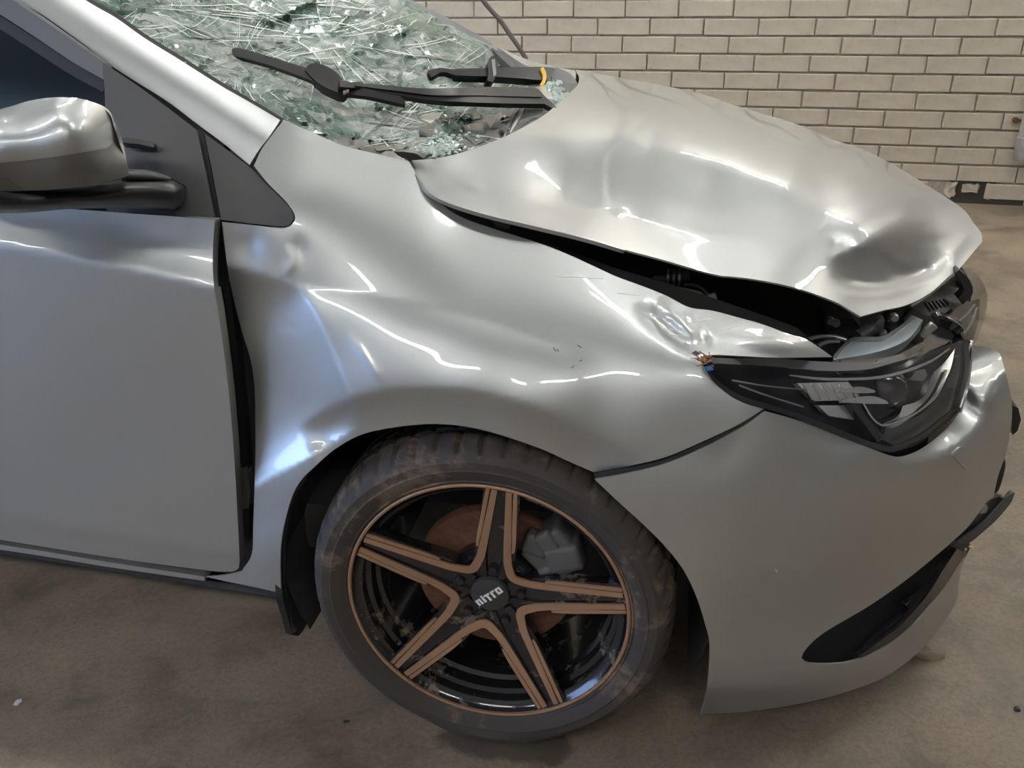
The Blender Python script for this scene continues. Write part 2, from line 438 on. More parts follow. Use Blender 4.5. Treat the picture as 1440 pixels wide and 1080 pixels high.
for i, (x, z, k) in enumerate(spots):
    hole = k == -1 and abs(x-wall_hit(1366, 268)[0]) < .13
    Y = WD+.0+random.uniform(-.0015, .0015)
    if hole: continue
    if i < 290:
        o = bpy.data.objects.new('brick', protos[i % 3]); o.matrix_world = WM @ Matrix.Translation((x, Y, z)); link(o)
        o.parent = wb2 if x-BL*.5 > XS-.02 else wb
    else:
        vv = add_box(rest2 if x-BL*.5 > XS-.02 else rest, tuple(wl(x, Y, z)), (BL-.008, .028, CH-.011), Matrix.Rotation(-DEL, 3, 'Z'))
for r_, w_ in ((rest, wb), (rest2, wb2)): tag(bm_obj('far_bricks', r_, BRICK, w_), kind='stuff')
# broken-out brick at the foot of the wall: ragged remains in a dark hole
hx, hz = wall_hit(1366, 268)
for dx, dz, w, h in ((-.115, 0, .055, .08), (.115, .0, .07, .082), (-.01, .012, .085, .045)):
    bm = bmesh.new(); add_box(bm, (0, 0, 0), (w, .03, h)); bmesh.ops.subdivide_edges(bm, edges=bm.edges, cuts=3, use_grid_fill=True)
    for v_ in bm.verts: v_.co += Vector((random.uniform(-.008, .008), random.uniform(-.004, .004), random.uniform(-.008, .008)))
    o = bm_obj('broken_brick', bm, BRICK if dx else PLASTER, wb); o.matrix_world = WM @ Matrix.Translation((hx+dx, WD+(.004 if dx else .02), ZB-.5*CH+dz))
GRIME_SHADE = mat('dark_grime_and_shade', (.05, .042, .036), .9)
bm = bmesh.new(); add_box(bm, tuple(wl((XS-7.5)/2, WD+.005, .014)), (XS+7.5, .02, .028), Matrix.Rotation(-DEL, 3, 'Z')); o = bm_obj('grimy_base_joint', bm, GRIME_SHADE, wb)
bm = bmesh.new(); add_box(bm, tuple(wl(hx, WD+.008, ZB-.5*CH)), (.24, .012, CH*1.0), Matrix.Rotation(-DEL, 3, 'Z')); o = bm_obj('hole_shade_plate', bm, GRIME_SHADE, wb)  # dark plate whose colour stands in for the shade inside the hole
# down-pipe at the right and its bolt
PIPE = mat('painted_pipe', (.50, .49, .46), .5); t = NT(PIPE); t.l(t.ramp(t.noise(10, 5, .7), [(.3, (.24, .235, .22)), (.6, (.42, .415, .39))]), t.b.inputs['Base Color'])
RUST = mat('rusty_iron', (.10, .055, .035), .85)
pipe = empty('drain_pipe', tuple(wl(px_, WD-.12, pz_))); tag(pipe, 'pale painted drain pipe fixed to the brick wall', 'pipe')
lathe('pipe_body', [(.0, 0), (.055, 0.), (.062, .012), (.062, .12), (.058, .125), (.058, .32), (.064, .325), (.064, .42), (.056, .43), (.056, ZC-pz_-.01)], PIPE, pipe, 28, 'Z')
bx, bz = wall_hit(1428, 169, WD-.03)
b_ = tube('clamp_bolt', [wl(bx, WD-.012, bz)-np.array(pipe.location), wl(bx, WD-.05, bz)-np.array(pipe.location)], .016, RUST, pipe, 6)
b_ = tube('pipe_clamp', [wl(bx, WD-.02, bz)-np.array(pipe.location), wl(px_, WD-.06, bz)-np.array(pipe.location)], .008, RUST, pipe, 8)
# thin dark hose hanging in front of the wall beyond the car
cp = [(660, -60), (681, 2), (700, 24), (718, 50), (739, 82), (765, 140)]
pts = [at(u, v, 'Y', 3.3) for u, v in cp]; pts = [np.array(p) for p in pts]
low = pts[-1].copy(); pts += [low+np.array([.15, .05, -.3]), np.array([low[0]+.25, 3.4, .02]), np.array([low[0]+.9, 3.5, .012])]
top = pts[0].copy(); pts = [np.array([top[0]-.2, 3.3, ZC-.01]), np.array([top[0]-.15, 3.3, 2.2])]+pts
hz_ = tube('hanging_hose', catmull(pts, .05), .011, mat('brown_hose', (.11, .095, .085), .6)); tag(hz_, 'thin dark hose hanging in front of the brick wall', 'hose')

# fluorescent ceiling lamps
TUBE = mat('fluorescent_tube', (1, 1, 1), .4, emit=(1., .98, .955), estr=LAMP)
FIX = mat('lamp_housing', (.7, .7, .68), .5)
def lamp(x, y, L=1.5):
    near = 'above the car' if y == .55 else ('beside the brick wall' if y > 1 else 'near the wall facing the car side')
    e = empty('ceiling_lamp_offscreen', (x, y, ZC)); tag(e, 'twin tube fluorescent ceiling lamp '+near, 'lamp', 'fluorescent ceiling lamps')
    box('housing', (0, 0, -.03), (L+.06, .24, .06), FIX, e, .006)
    for s in (-1, 1): lathe('tube_offscreen', [(0, -L/2), (.016, -L/2), (.016, L/2), (0, L/2)], TUBE, e, 14, 'X', (0, s*.07, -.082))
for y in (-3.0, .55, 3.75):
    for x in (-3.4, -1.0, 1.45, 3.9):
        if x < 3 or y > 3: lamp(x, y)

# ================================================================== THE CAR
car = empty('car', (0, 0, 0)); tag(car, 'crashed silver hatchback with buckled bonnet and shattered windscreen', 'car')
Yc = .87            # centre line of the car

# ------------------------------------------------------------------ fender
fender_s = Surf([
    (399, 168, 'Y', .165), (357, 233, 'Y', .108), (414, 308, 'Y', .066), (312, 312, 'Y', .055), (360, 316, 'Y', .060),
    (450, 191, 'Y', .188), (532, 217, 'Y', .205), (575, 229, 'Y', .207), (610, 275, 'Y', .185),
    (650, 312, 'Y', .170), (740, 345, 'Y', .160), (830, 374, 'Y', .156), (935, 418, 'Y', .158), (1040, 447, 'Y', .172), (1171, 502, 'Y', .205),
    (470, 260, 'Y', .122), (600, 322, 'Y', .126), (740, 392, 'Y', .106), (870, 440, 'Y', .088),
    (426, 398, 'Y', .042), (540, 418, 'Y', .042), (665, 447, 'Y', .040), (800, 488, 'Y', .036), (900, 525, 'Y', .032),
    (986, 506, 'Y', .040), (1075, 575, 'Y', .040), (1094, 503, 'Y', .115),
    (620, 500, 'Y', .010), (740, 527, 'Y', .008), (860, 568, 'Y', .008), (960, 590, 'Y', .016),
    (467, 573, 'Y', .000), (541, 548, 'Y', -.016), (639, 548, 'Y', -.022), (720, 566, 'Y', -.022), (800, 595, 'Y', -.018), (880, 632, 'Y', -.008),
    (835, 664, 'Y', -.012), (755, 629, 'Y', -.014), (631, 598, 'Y', -.014), (515, 609, 'Y', -.006), (420, 680, 'Y', .006), (395, 768, 'Y', .014), (395, 834, 'Y', .035), (990, 620, 'Y', .014),
    # dented rear part
    (315, 337, 'Y', .060), (323, 395, 'Y', .045), (338, 458, 'Y', .032), (358, 545, 'Y', .040), (359, 647, 'Y', .040), (356, 739, 'Y', .045), (345, 800, 'Y', .04), (289, 811, 'Y', .045),
    (410, 480, 'Y', .022), (400, 560, 'Y', .024), (480, 490, 'Y', .016), (400, 640, 'Y', .022), (375, 720, 'Y', .034), (430, 600, 'Y', .014),
], lam=2e-2, feats=[
    fold([(410, 605), (440, 588), (480, 566), (541, 549), (600, 546), (660, 550), (720, 563), (790, 588), (860, 622), (925, 655)], .0008, 1, 2.0, 30, .08),
    fold([(345, 376), (426, 400), (540, 417), (665, 445), (800, 488), (880, 520)], -.00030, 1, 1.5, 40, .2),
    facet([((320, 374), (426, 401)), ((424, 398), (468, 474)), ((468, 474), (495, 562)), ((540, 585), (330, 700))], .0008, 1.5, 40, 9),
    ridge([(488, 470), (512, 500), (530, 525), (541, 548)], -.003, 6, .3), blob(352, 545, 16, 60, .012, 0),
    ridge([(405, 345), (412, 365), (400, 392)], -.0025, 8, .3), blob(350, 345, 18, 20, .006), blob(420, 350, 14, 18, .004),
    # crumple beside the head lamp
    ridge([(895, 425), (930, 455), (985, 497)], .012, 13, .25), ridge([(925, 425), (965, 455), (992, 480)], -.010, 13, .25), ridge([(968, 440), (985, 470), (995, 495)], .010, 10, .25),
    blob(1080, 480, 60, 14, -.012, 10),
])
panel('front_fender', car, PAINT, [
    [(399, 168), (384, 188), (368, 210), (357, 233)],
    [(357, 233), (376, 257), (400, 281), (412, 297), (415, 308), (408, 318), (395, 321), (360, 317), (312, 312)],
    [(312, 312), (315, 337), (323, 395), (338, 458), (352, 505), (358, 545), (359, 601), (359, 647), (356, 739), (354, 779), (340, 803)],
    [(340, 803), (318, 808), (289, 811)], [(289, 811), (320, 818), (360, 826), (395, 834)],
    [(395, 834), (395, 768), (405, 716), (420, 680), (444, 655), (475, 629), (515, 609), (578, 598), (631, 597), (684, 606), (755, 629), (800, 649), (835, 664)],
    [(835, 664), (880, 656), (935, 643), (990, 620), (1040, 596), (1074, 575)],
    [(1074, 575), (1044, 566), (1019, 551), (998, 528), (986, 507)],
    [(986, 507), (990, 500), (1009, 499), (1050, 501), (1094, 503), (1171, 502)],
    [(1171, 502), (1135, 478), (1107, 469), (1072, 456), (1040, 447), (1002, 437), (969, 432), (935, 415), (897, 400), (867, 389), (830, 372), (785, 352), (740, 336), (695, 322), (650, 306), (620, 286), (594, 257), (575, 227)],
    [(575, 227), (532, 217), (487, 206), (450, 191), (399, 168)]], fender_s, step=8, bstep=5, thick=.003)

# ------------------------------------------------------------------ front door
DE = 303
door_s = Surf([
    (302, 309, 'Y', .004), (180, 300, 'Y', .004), (0, 287, 'Y', .002), (-240, 272, 'Y', .0), (-497, 262, 'Y', .0),
    (300, 403, 'Y', .006), (150, 372, 'Y', .002), (0, 343, 'Y', .0), (-240, 303, 'Y', .0),
    (310, 480, 'Y', .014), (150, 470, 'Y', .010), (0, 450, 'Y', .008), (-250, 420, 'Y', .006), (-430, 400, 'Y', .006),
    (325, 620, 'Y', .022), (150, 600, 'Y', .022), (0, 580, 'Y', .02), (-250, 550, 'Y', .02), (-400, 540, 'Y', .02),
    (334, 750, 'Y', .026), (150, 735, 'Y', .028), (0, 710, 'Y', .028), (-250, 670, 'Y', .028),
    (332, 803, 'Y', .030), (150, 783, 'Y', .034), (0, 760, 'Y', .034), (-333, 712, 'Y', .034),
], lam=1e-5, feats=[fold([(-520, 276), (-240, 306), (0, 343), (150, 372), (320, 408)], .0009, -1, 2.5, 60, 0),
                    ridge([(-400, 664), (0, 722), (150, 748), (345, 778)], -.003, 14, 0), blob(150, 640, 120, 60, .003), blob(0, 480, 60, 70, .002)])
panel('front_door', car, PAINT, [
    [(302, 309), (240, 304), (180, 300), (0, 287), (-240, 273), (-497, 262)], [(-497, 262), (-430, 440), (-333, 712)],
    [(-333, 712), (-150, 736), (0, 759), (150, 783), (290, 802), (326, 804)], [(326, 804), (335, 800), (337, 788)],
    [(337, 788), (331, 670), (322, 555), (309, 452), (301, 403), (299, 360), (302, 309)]], door_s, step=10, bstep=6, thick=.02)
# sill below the door, dark jamb behind the gap
panel('sill_strip', car, PAINT, [[(288, 811), (150, 790), (0, 766), (-333, 720)], [(-333, 720), (-333, 727)], [(-333, 727), (0, 773), (150, 797), (288, 817)], [(288, 817), (288, 811)]],
      Plane('Y', .055), step=12, bstep=12, thick=.05)
panel('rocker', car, DARK, poly([(420, 815), (288, 803), (0, 760), (-333, 714), (-333, 728), (0, 778), (288, 824), (420, 845)]), Plane('Y', .12), step=25, bstep=25, thick=.3)
panel('door_jamb', car, DARK, poly([(280, 300), (400, 330), (425, 500), (425, 690), (410, 830), (280, 815), (250, 500)]), Plane('Y', .12), step=40, bstep=30, thick=.02)
band('jamb_seal', car, RUBBER, [(318, 400), (332, 520), (343, 640), (347, 760)], 9, Plane('Y', .10), 0, .02)
hng = panel('door_hinge', car, ALU, poly([(334, 660), (346, 658), (352, 690), (350, 715), (338, 716)]), Plane('Y', .095), 10, 10, .02)

# ------------------------------------------------------------------ quarter triangle, mirror sail, pillar, door frame
tri_s = Surf([(287, 188, 'Y', .12), (351, 233, 'Y', .115), (411, 295, 'Y', .075), (310, 309, 'Y', .06), (405, 317, 'Y', .068)])
panel('quarter_panel_trim', car, DPLAST, [[(288, 188), (320, 211), (353, 236)], [(353, 236), (376, 260), (399, 283), (410, 297), (413, 307), (407, 316), (395, 318), (360, 315), (311, 309)], [(311, 309), (300, 250), (288, 188)]], tri_s, 12, 6, .006, off=.002)
sail_s = Surf([(146, 88, 'Y', .16), (274, 182, 'Y', .125), (302, 309, 'Y', .062), (150, 300, 'Y', .055), (150, 200, 'Y', .105), (230, 250, 'Y', .08)])
panel('mirror_sail', car, DPLAST, [[(145, 88), (210, 132), (277, 183)], [(277, 183), (290, 245), (303, 311)], [(303, 311), (240, 306), (150, 300)], [(150, 300), (150, 200), (145, 88)]], sail_s, 12, 6, .02)
band('sail_gap_seal', car, RUBBER, [(281, 184), (294, 248), (307, 313)], 8, sail_s, -.012, .02)
pil_s = Surf([(399, 168, 'Y', .178), (-60, -122, 'Y', .340), (352, 233, 'Y', .122)], feats=[ridge([(420, 228), (376, 200), (290, 142), (190, 78), (100, 20), (20, -32), (-100, -115), (-180, -170)], -.014, 30, 0)])
panel('a_pillar', car, PAINT, [[(394, 169), (350, 143), (309, 119.6), (251, 83), (204, 54), (163, 25), (120, 0), (20, -65), (-60, -118)], [(-60, -118), (-150, -118)],
      [(-150, -118), (-60, -52), (23, 0), (64, 24), (120, 64), (150, 88), (190, 114), (236, 143), (277, 174), (312, 200), (351, 232)], [(351, 232), (364, 211), (380, 190), (394, 169)]], pil_s, 10, 6, .004)
panel('windscreen_seal', car, RUBBER, ribbon_poly([(402, 172), (350, 141), (309, 117), (251, 80), (204, 51), (163, 22), (120, -3), (20, -69), (-60, -122)], 6), pil_s, 8, 8, .02, off=-.004)
band('pillar_gap_seal', car, RUBBER, [(-150, -112), (-60, -46), (23, 6), (64, 30), (120, 69), (150, 93), (190, 120), (236, 149), (277, 180), (315, 206)], 13, pil_s, -.012, .02)
FILM = mat('dark_grey_frame_film', (.09, .092, .094), .55)
frm_s = Surf([(0, 0, 'Y', .21), (146, 88, 'Y', .162), (-200, -120, 'Y', .29), (146, 115, 'Y', .15), (0, 22, 'Y', .205)])
panel('door_frame', car, FILM, [[(144, 87), (112, 64), (60, 28), (20, 2), (-60, -48), (-150, -106)], [(-150, -106), (-195, -106)], [(-195, -106), (-90, -37), (-40, -5), (40, 46), (100, 86), (146, 112)], [(146, 112), (144, 87)]], frm_s, 12, 6, .02)
band('window_run_seal', car, RUBBER, [(-210, -100), (-95, -28), (-40, 6), (40, 57), (100, 96), (148, 122)], 16, frm_s, -.008, .02)
glass_s = Plane('Y', .0); glass_s = Surf([(0, 60, 'Y', .20), (146, 140, 'Y', .155), (0, 290, 'Y', .085), (150, 300, 'Y', .08), (-400, 260, 'Y', .085), (-200, -100, 'Y', .28)])
panel('side_window', car, DGLASS, poly([(150, 122), (100, 90), (0, 26), (-205, -105), (-470, -105), (-480, 265), (0, 292), (152, 304)]), glass_s, 30, 20, .004)
band('belt_seal', car, BLACK, [(-490, 258), (-240, 268), (0, 283), (100, 291), (180, 297), (240, 301)], 9, Plane('Y', .065), 0, .02)

# ------------------------------------------------------------------ door mirror
def puff(name, parent, m, segs, ymid, front, back, tilt=(0., 0.), step=6, bstep=4, rim=26., pw=.5, skew=0.):
    """rounded closed body from an outline: swells toward and away from the viewer"""
    uv, F = fill(segs, step, bstep); B = outline(segs, bstep)
    D = np.full(len(uv), 1e9)
    for i in range(len(B)):
        a, b = B[i], B[(i+1) % len(B)]; ab = b-a; w = np.clip(((uv-a)@ab)/(ab@ab+1e-9), 0, 1); D = np.minimum(D, np.linalg.norm(uv-(a+w[:, None]*ab), axis=1))
    x = np.clip(D/rim, 0, 1); h = np.sqrt(np.maximum(0, 1-(1-x)**2))
    c = B.mean(0); base = ymid+tilt[0]*(uv[:, 0]-c[0])+tilt[1]*(uv[:, 1]-c[1])
    d = rays(uv); d = d/d[:, 1:2]
    Pf = CAM+d*(base-front*h-CAM[1])[:, None]; Pb = CAM+d*(base+back*h-CAM[1])[:, None]
    n0 = len(uv); bm = bmesh.new()
    vf = [bm.verts.new(p) for p in Pf]; vb = [vf[i] if D[i] < 1e-4 else bm.verts.new(Pb[i]) for i in range(n0)]
    for f in F:
        bm.faces.new([vf[i] for i in f])
        try: bm.faces.new([vb[i] for i in f[::-1]])
        except ValueError: pass
    return bm_obj(name, bm, m, parent, smooth=True)
mir_s = Surf([(75, 137, 'Y', -.10), (0, 154, 'Y', -.105), (-150, 200, 'Y', -.10), (140, 147, 'Y', -.085), (163, 180, 'Y', -.075), (161, 198, 'Y', -.085), (80, 150, 'Y', -.150), (0, 172, 'Y', -.165), (130, 165, 'Y', -.130), (145, 190, 'Y', -.120),
              (80, 185, 'Y', -.185), (0, 200, 'Y', -.195), (-100, 215, 'Y', -.18), (120, 212, 'Y', -.165), (50, 224, 'Y', -.185), (0, 229, 'Y', -.190), (-120, 236, 'Y', -.175),
              (178, 225, 'Y', -.085), (181, 247, 'Y', -.085), (140, 240, 'Y', -.140), (80, 250, 'Y', -.160), (0, 255, 'Y', -.165), (140, 259, 'Y', -.115), (80, 266, 'Y', -.135), (33, 268, 'Y', -.145), (-150, 270, 'Y', -.13), (-165, 248, 'Y', -.10)], lam=3e-4)
mir = panel('door_mirror', car, PAINT, [[(-150, 200), (-110, 178), (-60, 165), (0, 154), (40, 142), (75, 137), (108, 138), (135, 145), (152, 154), (160, 168), (163, 183), (161, 196), (153, 206), (140, 210), (100, 217), (50, 224), (0, 229), (-100, 236), (-150, 238)], [(-150, 238), (-160, 218), (-150, 200)]], mir_s, 6, 4, .02, off=.0015)
HOUS = mat('grey_mirror_housing', (.20, .20, .19), .45, .35)
panel('mirror_housing', mir, HOUS, [[(-150, 228), (0, 222), (100, 211), (145, 202), (158, 190), (163, 172)], [(163, 172), (171, 195), (178, 225), (181, 247)], [(181, 247), (140, 259), (80, 266), (33, 268), (-150, 270)], [(-150, 270), (-165, 248), (-150, 228)]], mir_s, 6, 4, .03)
puff('mirror_shell_back', mir, BLACK, [[(-150, 203), (-60, 168), (40, 145), (108, 141), (150, 156), (161, 180)], [(161, 180), (176, 225), (179, 245)], [(179, 245), (80, 264), (-150, 268)], [(-150, 268), (-160, 236), (-150, 203)]], -.085, .002, .07, rim=40)
puff('mirror_arm', mir, BLACK, [[(-150, 265), (0, 267), (33, 268), (100, 264), (150, 257), (181, 249)], [(181, 249), (235, 250), (262, 262)], [(262, 262), (258, 285), (245, 297)], [(245, 297), (180, 293), (100, 294), (40, 299), (0, 300), (-150, 300)], [(-150, 300), (-160, 282), (-150, 265)]], -.06, .07, .05, rim=22, tilt=(.0006, 0))
puff('arm_cap', mir, DPLAST, [[(168, 238), (205, 239), (232, 246), (262, 262)], [(262, 262), (225, 258), (180, 259)], [(180, 259), (168, 250), (168, 238)]], .02, .03, .02, rim=14, tilt=(.0006, 0))
MESHM = mat('grey_mesh_lamp', (.16, .16, .16), .4, .3)
panel('side_indicator', mir, MESHM, [[(-80, 252), (0, 250), (15, 256), (33, 268)], [(33, 268), (0, 269), (-80, 269)], [(-80, 269), (-80, 252)]], mir_s, 6, 4, .01, off=.002)
band('sail_rib', mir, DPLAST, [(172, 197), (195, 199), (217, 204)], 7, Surf([(172, 197, 'Y', .07), (217, 204, 'Y', .085), (180, 250, 'Y', .05)]), .0, .03)

# ------------------------------------------------------------------ bumper
bump_s = Surf([
    (835, 672, 'Y', -.010), (880, 664, 'Y', -.008), (935, 650, 'Y', .000), (990, 628, 'Y', .014), (1040, 602, 'Y', .028), (1075, 578, 'Y', .040),
    (1126, 590, 'Y', .060), (1176, 610, 'Y', .082), (1215, 624, 'Y', .105), (1265, 643, 'Y', .150), (1307, 627, 'Y', .215), (1333, 604, 'Y', .275), (1350, 575, 'Y', .33), (1362, 530, 'Y', .40), (1368, 488, 'Y', .45),
    (1406, 497, 'Y', .47), (1413, 520, 'Y', .44), (1423, 563, 'Y', .43), (1422, 600, 'Y', .42), (1415, 636, 'Y', .41), (1404, 667, 'Y', .40), (1396, 698, 'Y', .39),
    (1385, 560, 'Y', .345), (1380, 620, 'Y', .32), (1365, 680, 'Y', .305), (1340, 640, 'Y', .245), (1320, 690, 'Y', .23),
    (1280, 690, 'Y', .165), (1200, 680, 'Y', .085), (1120, 680, 'Y', .040), (1000, 690, 'Y', .002), (920, 700, 'Y', -.010),
    (1351, 751, 'Y', .30), (1289, 804, 'Y', .215), (1227, 849, 'Y', .145), (1160, 889, 'Y', .090), (1127, 927, 'Y', .062),
    (1270, 760, 'Y', .170), (1190, 790, 'Y', .090), (1100, 800, 'Y', .038), (1020, 800, 'Y', .010),
    (911, 744, 'Y', -.006), (960, 800, 'Y', .0), (985, 860, 'Y', .006), (998, 911, 'Y', .014), (993, 978, 'Y', .03), (987, 1002, 'Y', .045),
    (1060, 900, 'Y', .035), (1050, 965, 'Y', .038), (1049, 1000, 'Y', .055), (1138, 987, 'Y', .085), (1209, 967, 'Y', .135), (1253, 947, 'Y', .185), (1298, 911, 'Y', .25), (1333, 867, 'Y', .32), (1347, 840, 'Y', .36), (1358, 785, 'Y', .38),
    (1191, 933, 'Y', .100), (1222, 922, 'Y', .130), (1271, 892, 'Y', .19), (1315, 845, 'Y', .26),
], lam=4e-5, feats=[
    fold([(975, 968), (1050, 968), (1130, 962), (1200, 948), (1250, 925)], .0020, 1, 3, 40, .1),
    fold([(960, 655), (1010, 680), (1060, 715), (1110, 760)], .00018, -1, 8, 60, .3),
    fold([(1255, 648), (1300, 646), (1335, 632), (1365, 610), (1400, 578)], .0013, -1, 1.5, 26, .12, decay=70),
    fold([(1352, 541), (1385, 537), (1418, 520)], .0018, -1, 1.5, 30, 0, decay=80),
])
panel('front_bumper', car, PAINT, [
    [(836, 674), (880, 666), (935, 652), (990, 629), (1040, 603), (1076, 578)],
    [(1076, 578), (1126, 592), (1176, 612), (1215, 627), (1250, 640), (1267, 642), (1290, 634), (1310, 621), (1333, 601), (1348, 581)],
    [(1348, 581), (1358, 552), (1364, 520), (1368, 486)], [(1368, 486), (1388, 488), (1406, 497)],
    [(1406, 497), (1413, 520), (1422, 560), (1423, 585), (1420, 612), (1414, 640), (1404, 668), (1397, 699)],
    [(1397, 699), (1386, 708), (1370, 730), (1351, 751), (1289, 804), (1227, 849), (1160, 889), (1134, 912), (1127, 925)],
    [(1127, 925), (1138, 933), (1170, 934), (1195, 931), (1222, 921), (1271, 891), (1315, 843), (1345, 800), (1360, 772)],
    [(1360, 772), (1352, 800), (1349, 815), (1346, 842), (1333, 867), (1298, 911), (1253, 947), (1209, 967), (1138, 987), (1049, 1001), (987, 1004)],
    [(987, 1004), (993, 978), (998, 911), (991, 876), (978, 836), (960, 800), (935, 768), (905, 738), (871, 707), (836, 674)]], bump_s, step=9, bstep=5, thick=.004)

# scratches and chips on the fender
SCR = mat('pale_scratch', (.72, .74, .73), .6); CHIP = mat('dark_chip', (.03, .03, .03), .6)
for q in ([(785, 388), (848, 391)], [(868, 412), (900, 415)], [(916, 443), (942, 449)], [(940, 470), (966, 472)], [(975, 452), (1000, 448)], [(1010, 465), (1040, 457)], [(930, 460), (950, 464)]):
    band('paint_scratch', car, SCR, q, .9, fender_s, .0006, .0008)
for q in ([(778, 489), (782, 494)], [(783, 491), (786, 494)], [(812, 485), (818, 489)], [(803, 518), (808, 514)], [(815, 508), (819, 506)]): band('paint_chip', car, CHIP, q, .9, fender_s, .0006, .0008)
band('paint_chip', car, SCR, [(1090, 800), (1093, 805)], 1.6, bump_s, .0006, .0008)

# ------------------------------------------------------------------ bonnet
def hood_h(x, y):
    """resting height of the bonnet skin, lifted toward the far side by the crash"""
    z = np.interp(x, [-.2, 0, .2, .4, .6, .75, .9, 1.1], [1.02, 1.007, .978, .935, .873, .812, .735, .60])
    d = np.interp(abs(y-.87), [0, .3, .45, .55, .62, .68], [0, .018, .058, .096, .118, .135])
    return z-d+np.interp(y, [.5, .9, 1.4], [0, .015, .055])
def onhood(u, v):
    d = rays([(u, v)])[0]; lo, hi = .9, 3.2
    ts = np.linspace(lo, hi, 1200); P = CAM+ts[:, None]*d; g = P[:, 2]-hood_h(P[:, 0], P[:, 1])
    i = np.where(g < 0)[0]
    k = i[0] if len(i) else int(np.argmin(g)); return (u, v, 'Y', float(P[k, 1]))
def ring(*p): return [(p[i], p[(i+1) % len(p)]) for i in range(len(p))]
hood_s = Surf([
    # near edge
    (573, 224, 'Y', .228), (588, 250, 'Y', .195), (605, 271, 'Y', .175), (635, 286, 'Y', .168), (684, 301, 'Y', .166), (747, 316, 'Y', .170), (822, 334, 'Y', .180), (879, 351, 'Y', .190), (935, 366, 'Y', .20), (1010, 387, 'Y', .215), (1063, 393, 'Y', .23), (1104, 401, 'Y', .245), (1142, 412, 'Y', .265), (1176, 425, 'Y', .28), (1210, 445, 'Y', .295),
    # leading edge
    (1239, 437, 'Y', .36), (1277, 428, 'Y', .44), (1308, 412, 'Y', .53), (1334, 389, 'Y', .62), (1349, 378, 'Y', .68), (1365, 359, 'Y', .76), (1381, 340, 'Y', .85),
    # far silhouette
    (1371, 316, 'Y', .93), (1353, 293, 'Y', 1.0), (1312, 266, 'Y', 1.12), (1261, 234, 'Y', 1.22), (1215, 211, 'Y', 1.28), (1174, 197, 'Y', 1.32), (1124, 176, 'Y', 1.35), (1073, 160, 'Y', 1.38), (1032, 147, 'Y', 1.40), (982, 131, 'Y', 1.42), (931, 120, 'Y', 1.42), (876, 110, 'Y', 1.42), (830, 101, 'Y', 1.40),
    # rear edge
    (619, 222, 'Y', .27), (675, 206, 'Y', .39), (712, 191, 'Y', .48), (754, 169, 'Y', .62), (780, 150, 'Y', .76), (812, 120, 'Y', 1.08),
    # body of the panel
    *[onhood(*q) for q in ((790, 270), (880, 300), (970, 325), (1060, 345), (1140, 370))],
    *[onhood(*q) for q in ((820, 215), (900, 235), (1000, 260), (1080, 290), (1150, 315))],
    *[onhood(*q) for q in ((880, 160), (960, 180), (1040, 205), (1120, 235), (1200, 270), (1270, 300))], (1320, 325, 'Y', .76),
    *[onhood(*q) for q in ((1220, 345),)], (1200, 390, 'Y', .40), (1285, 372, 'Y', .60),
], lam=1.5e-3, feats=[
    ridge([(918, 155), (885, 190), (858, 225), (856, 262), (862, 290)], .003, 6, .15),
    ridge([(640, 262), (700, 277), (780, 290), (850, 296), (900, 306), (990, 330), (1090, 336)], .003, 10, .2),
    fold([(573, 238), (640, 268), (720, 290), (830, 312), (930, 338), (1010, 362), (1100, 372)], .0001, 1, 6, 30, .2),
    ridge([(915, 198), (985, 212), (1050, 236), (1110, 258), (1165, 295)], -.024, 23, .25),
    blob(985, 290, 70, 30, .006, 12),
    ridge([(1160, 285), (1190, 262), (1240, 250), (1300, 268), (1345, 300)], -.009, 16, .2),
    ridge([(1155, 320), (1200, 350), (1235, 358), (1270, 392)], .006, 11, .2), ridge([(1170, 345), (1195, 352), (1225, 345)], -.007, 9, .2), ridge([(1238, 350), (1262, 368), (1300, 378)], -.007, 9, .2),
    ridge([(1165, 405), (1210, 412), (1260, 408), (1310, 392), (1345, 365)], -.006, 9, .15), ridge([(1170, 392), (1210, 398), (1265, 392), (1310, 372)], .008, 11, .2),
    blob(1180, 360, 18, 10, -.005), blob(1300, 365, 26, 10, -.005, 10), blob(1320, 330, 30, 18, .003, 30), blob(1255, 315, 40, 18, .002, 15),
    ridge([(1345, 372), (1340, 355), (1362, 330)], -.004, 8, .2), facet(ring((1160, 352), (1170, 336), (1190, 339), (1200, 356)), .0007, 1.2, 10, 3), facet(ring((1252, 374), (1260, 356), (1300, 360), (1322, 372), (1300, 381)), -.0007, 1.2, 10, 3), facet(ring((1226, 350), (1252, 360), (1278, 394), (1250, 391)), .0008, 1.2, 10, 3), facet(ring((1284, 345), (1298, 326), (1340, 332), (1322, 352)), .0006, 1.2, 10, 3), facet(ring((1200, 392), (1240, 384), (1290, 388), (1250, 402)), -.0006, 1.2, 8, 3), fold([(1152, 296), (1175, 270), (1215, 256), (1262, 256), (1310, 272), (1350, 302)], .0006, 1, 2, 22, .15, decay=36), fold([(1160, 393), (1210, 412), (1265, 407), (1315, 386), (1352, 360)], .0006, -1, 1.5, 16, .12, decay=36), fold([(1150, 318), (1195, 345), (1238, 358), (1276, 396)], .0005, 1, 1.5, 16, .15, decay=36), fold([(1235, 330), (1262, 352), (1305, 362), (1335, 352)], .0005, 1, 1.5, 14, .2, decay=36), blob(665, 262, 14, 6, -.003, 15), blob(875, 300, 12, 8, -.006),
])
def hood_far(P, uv): return P
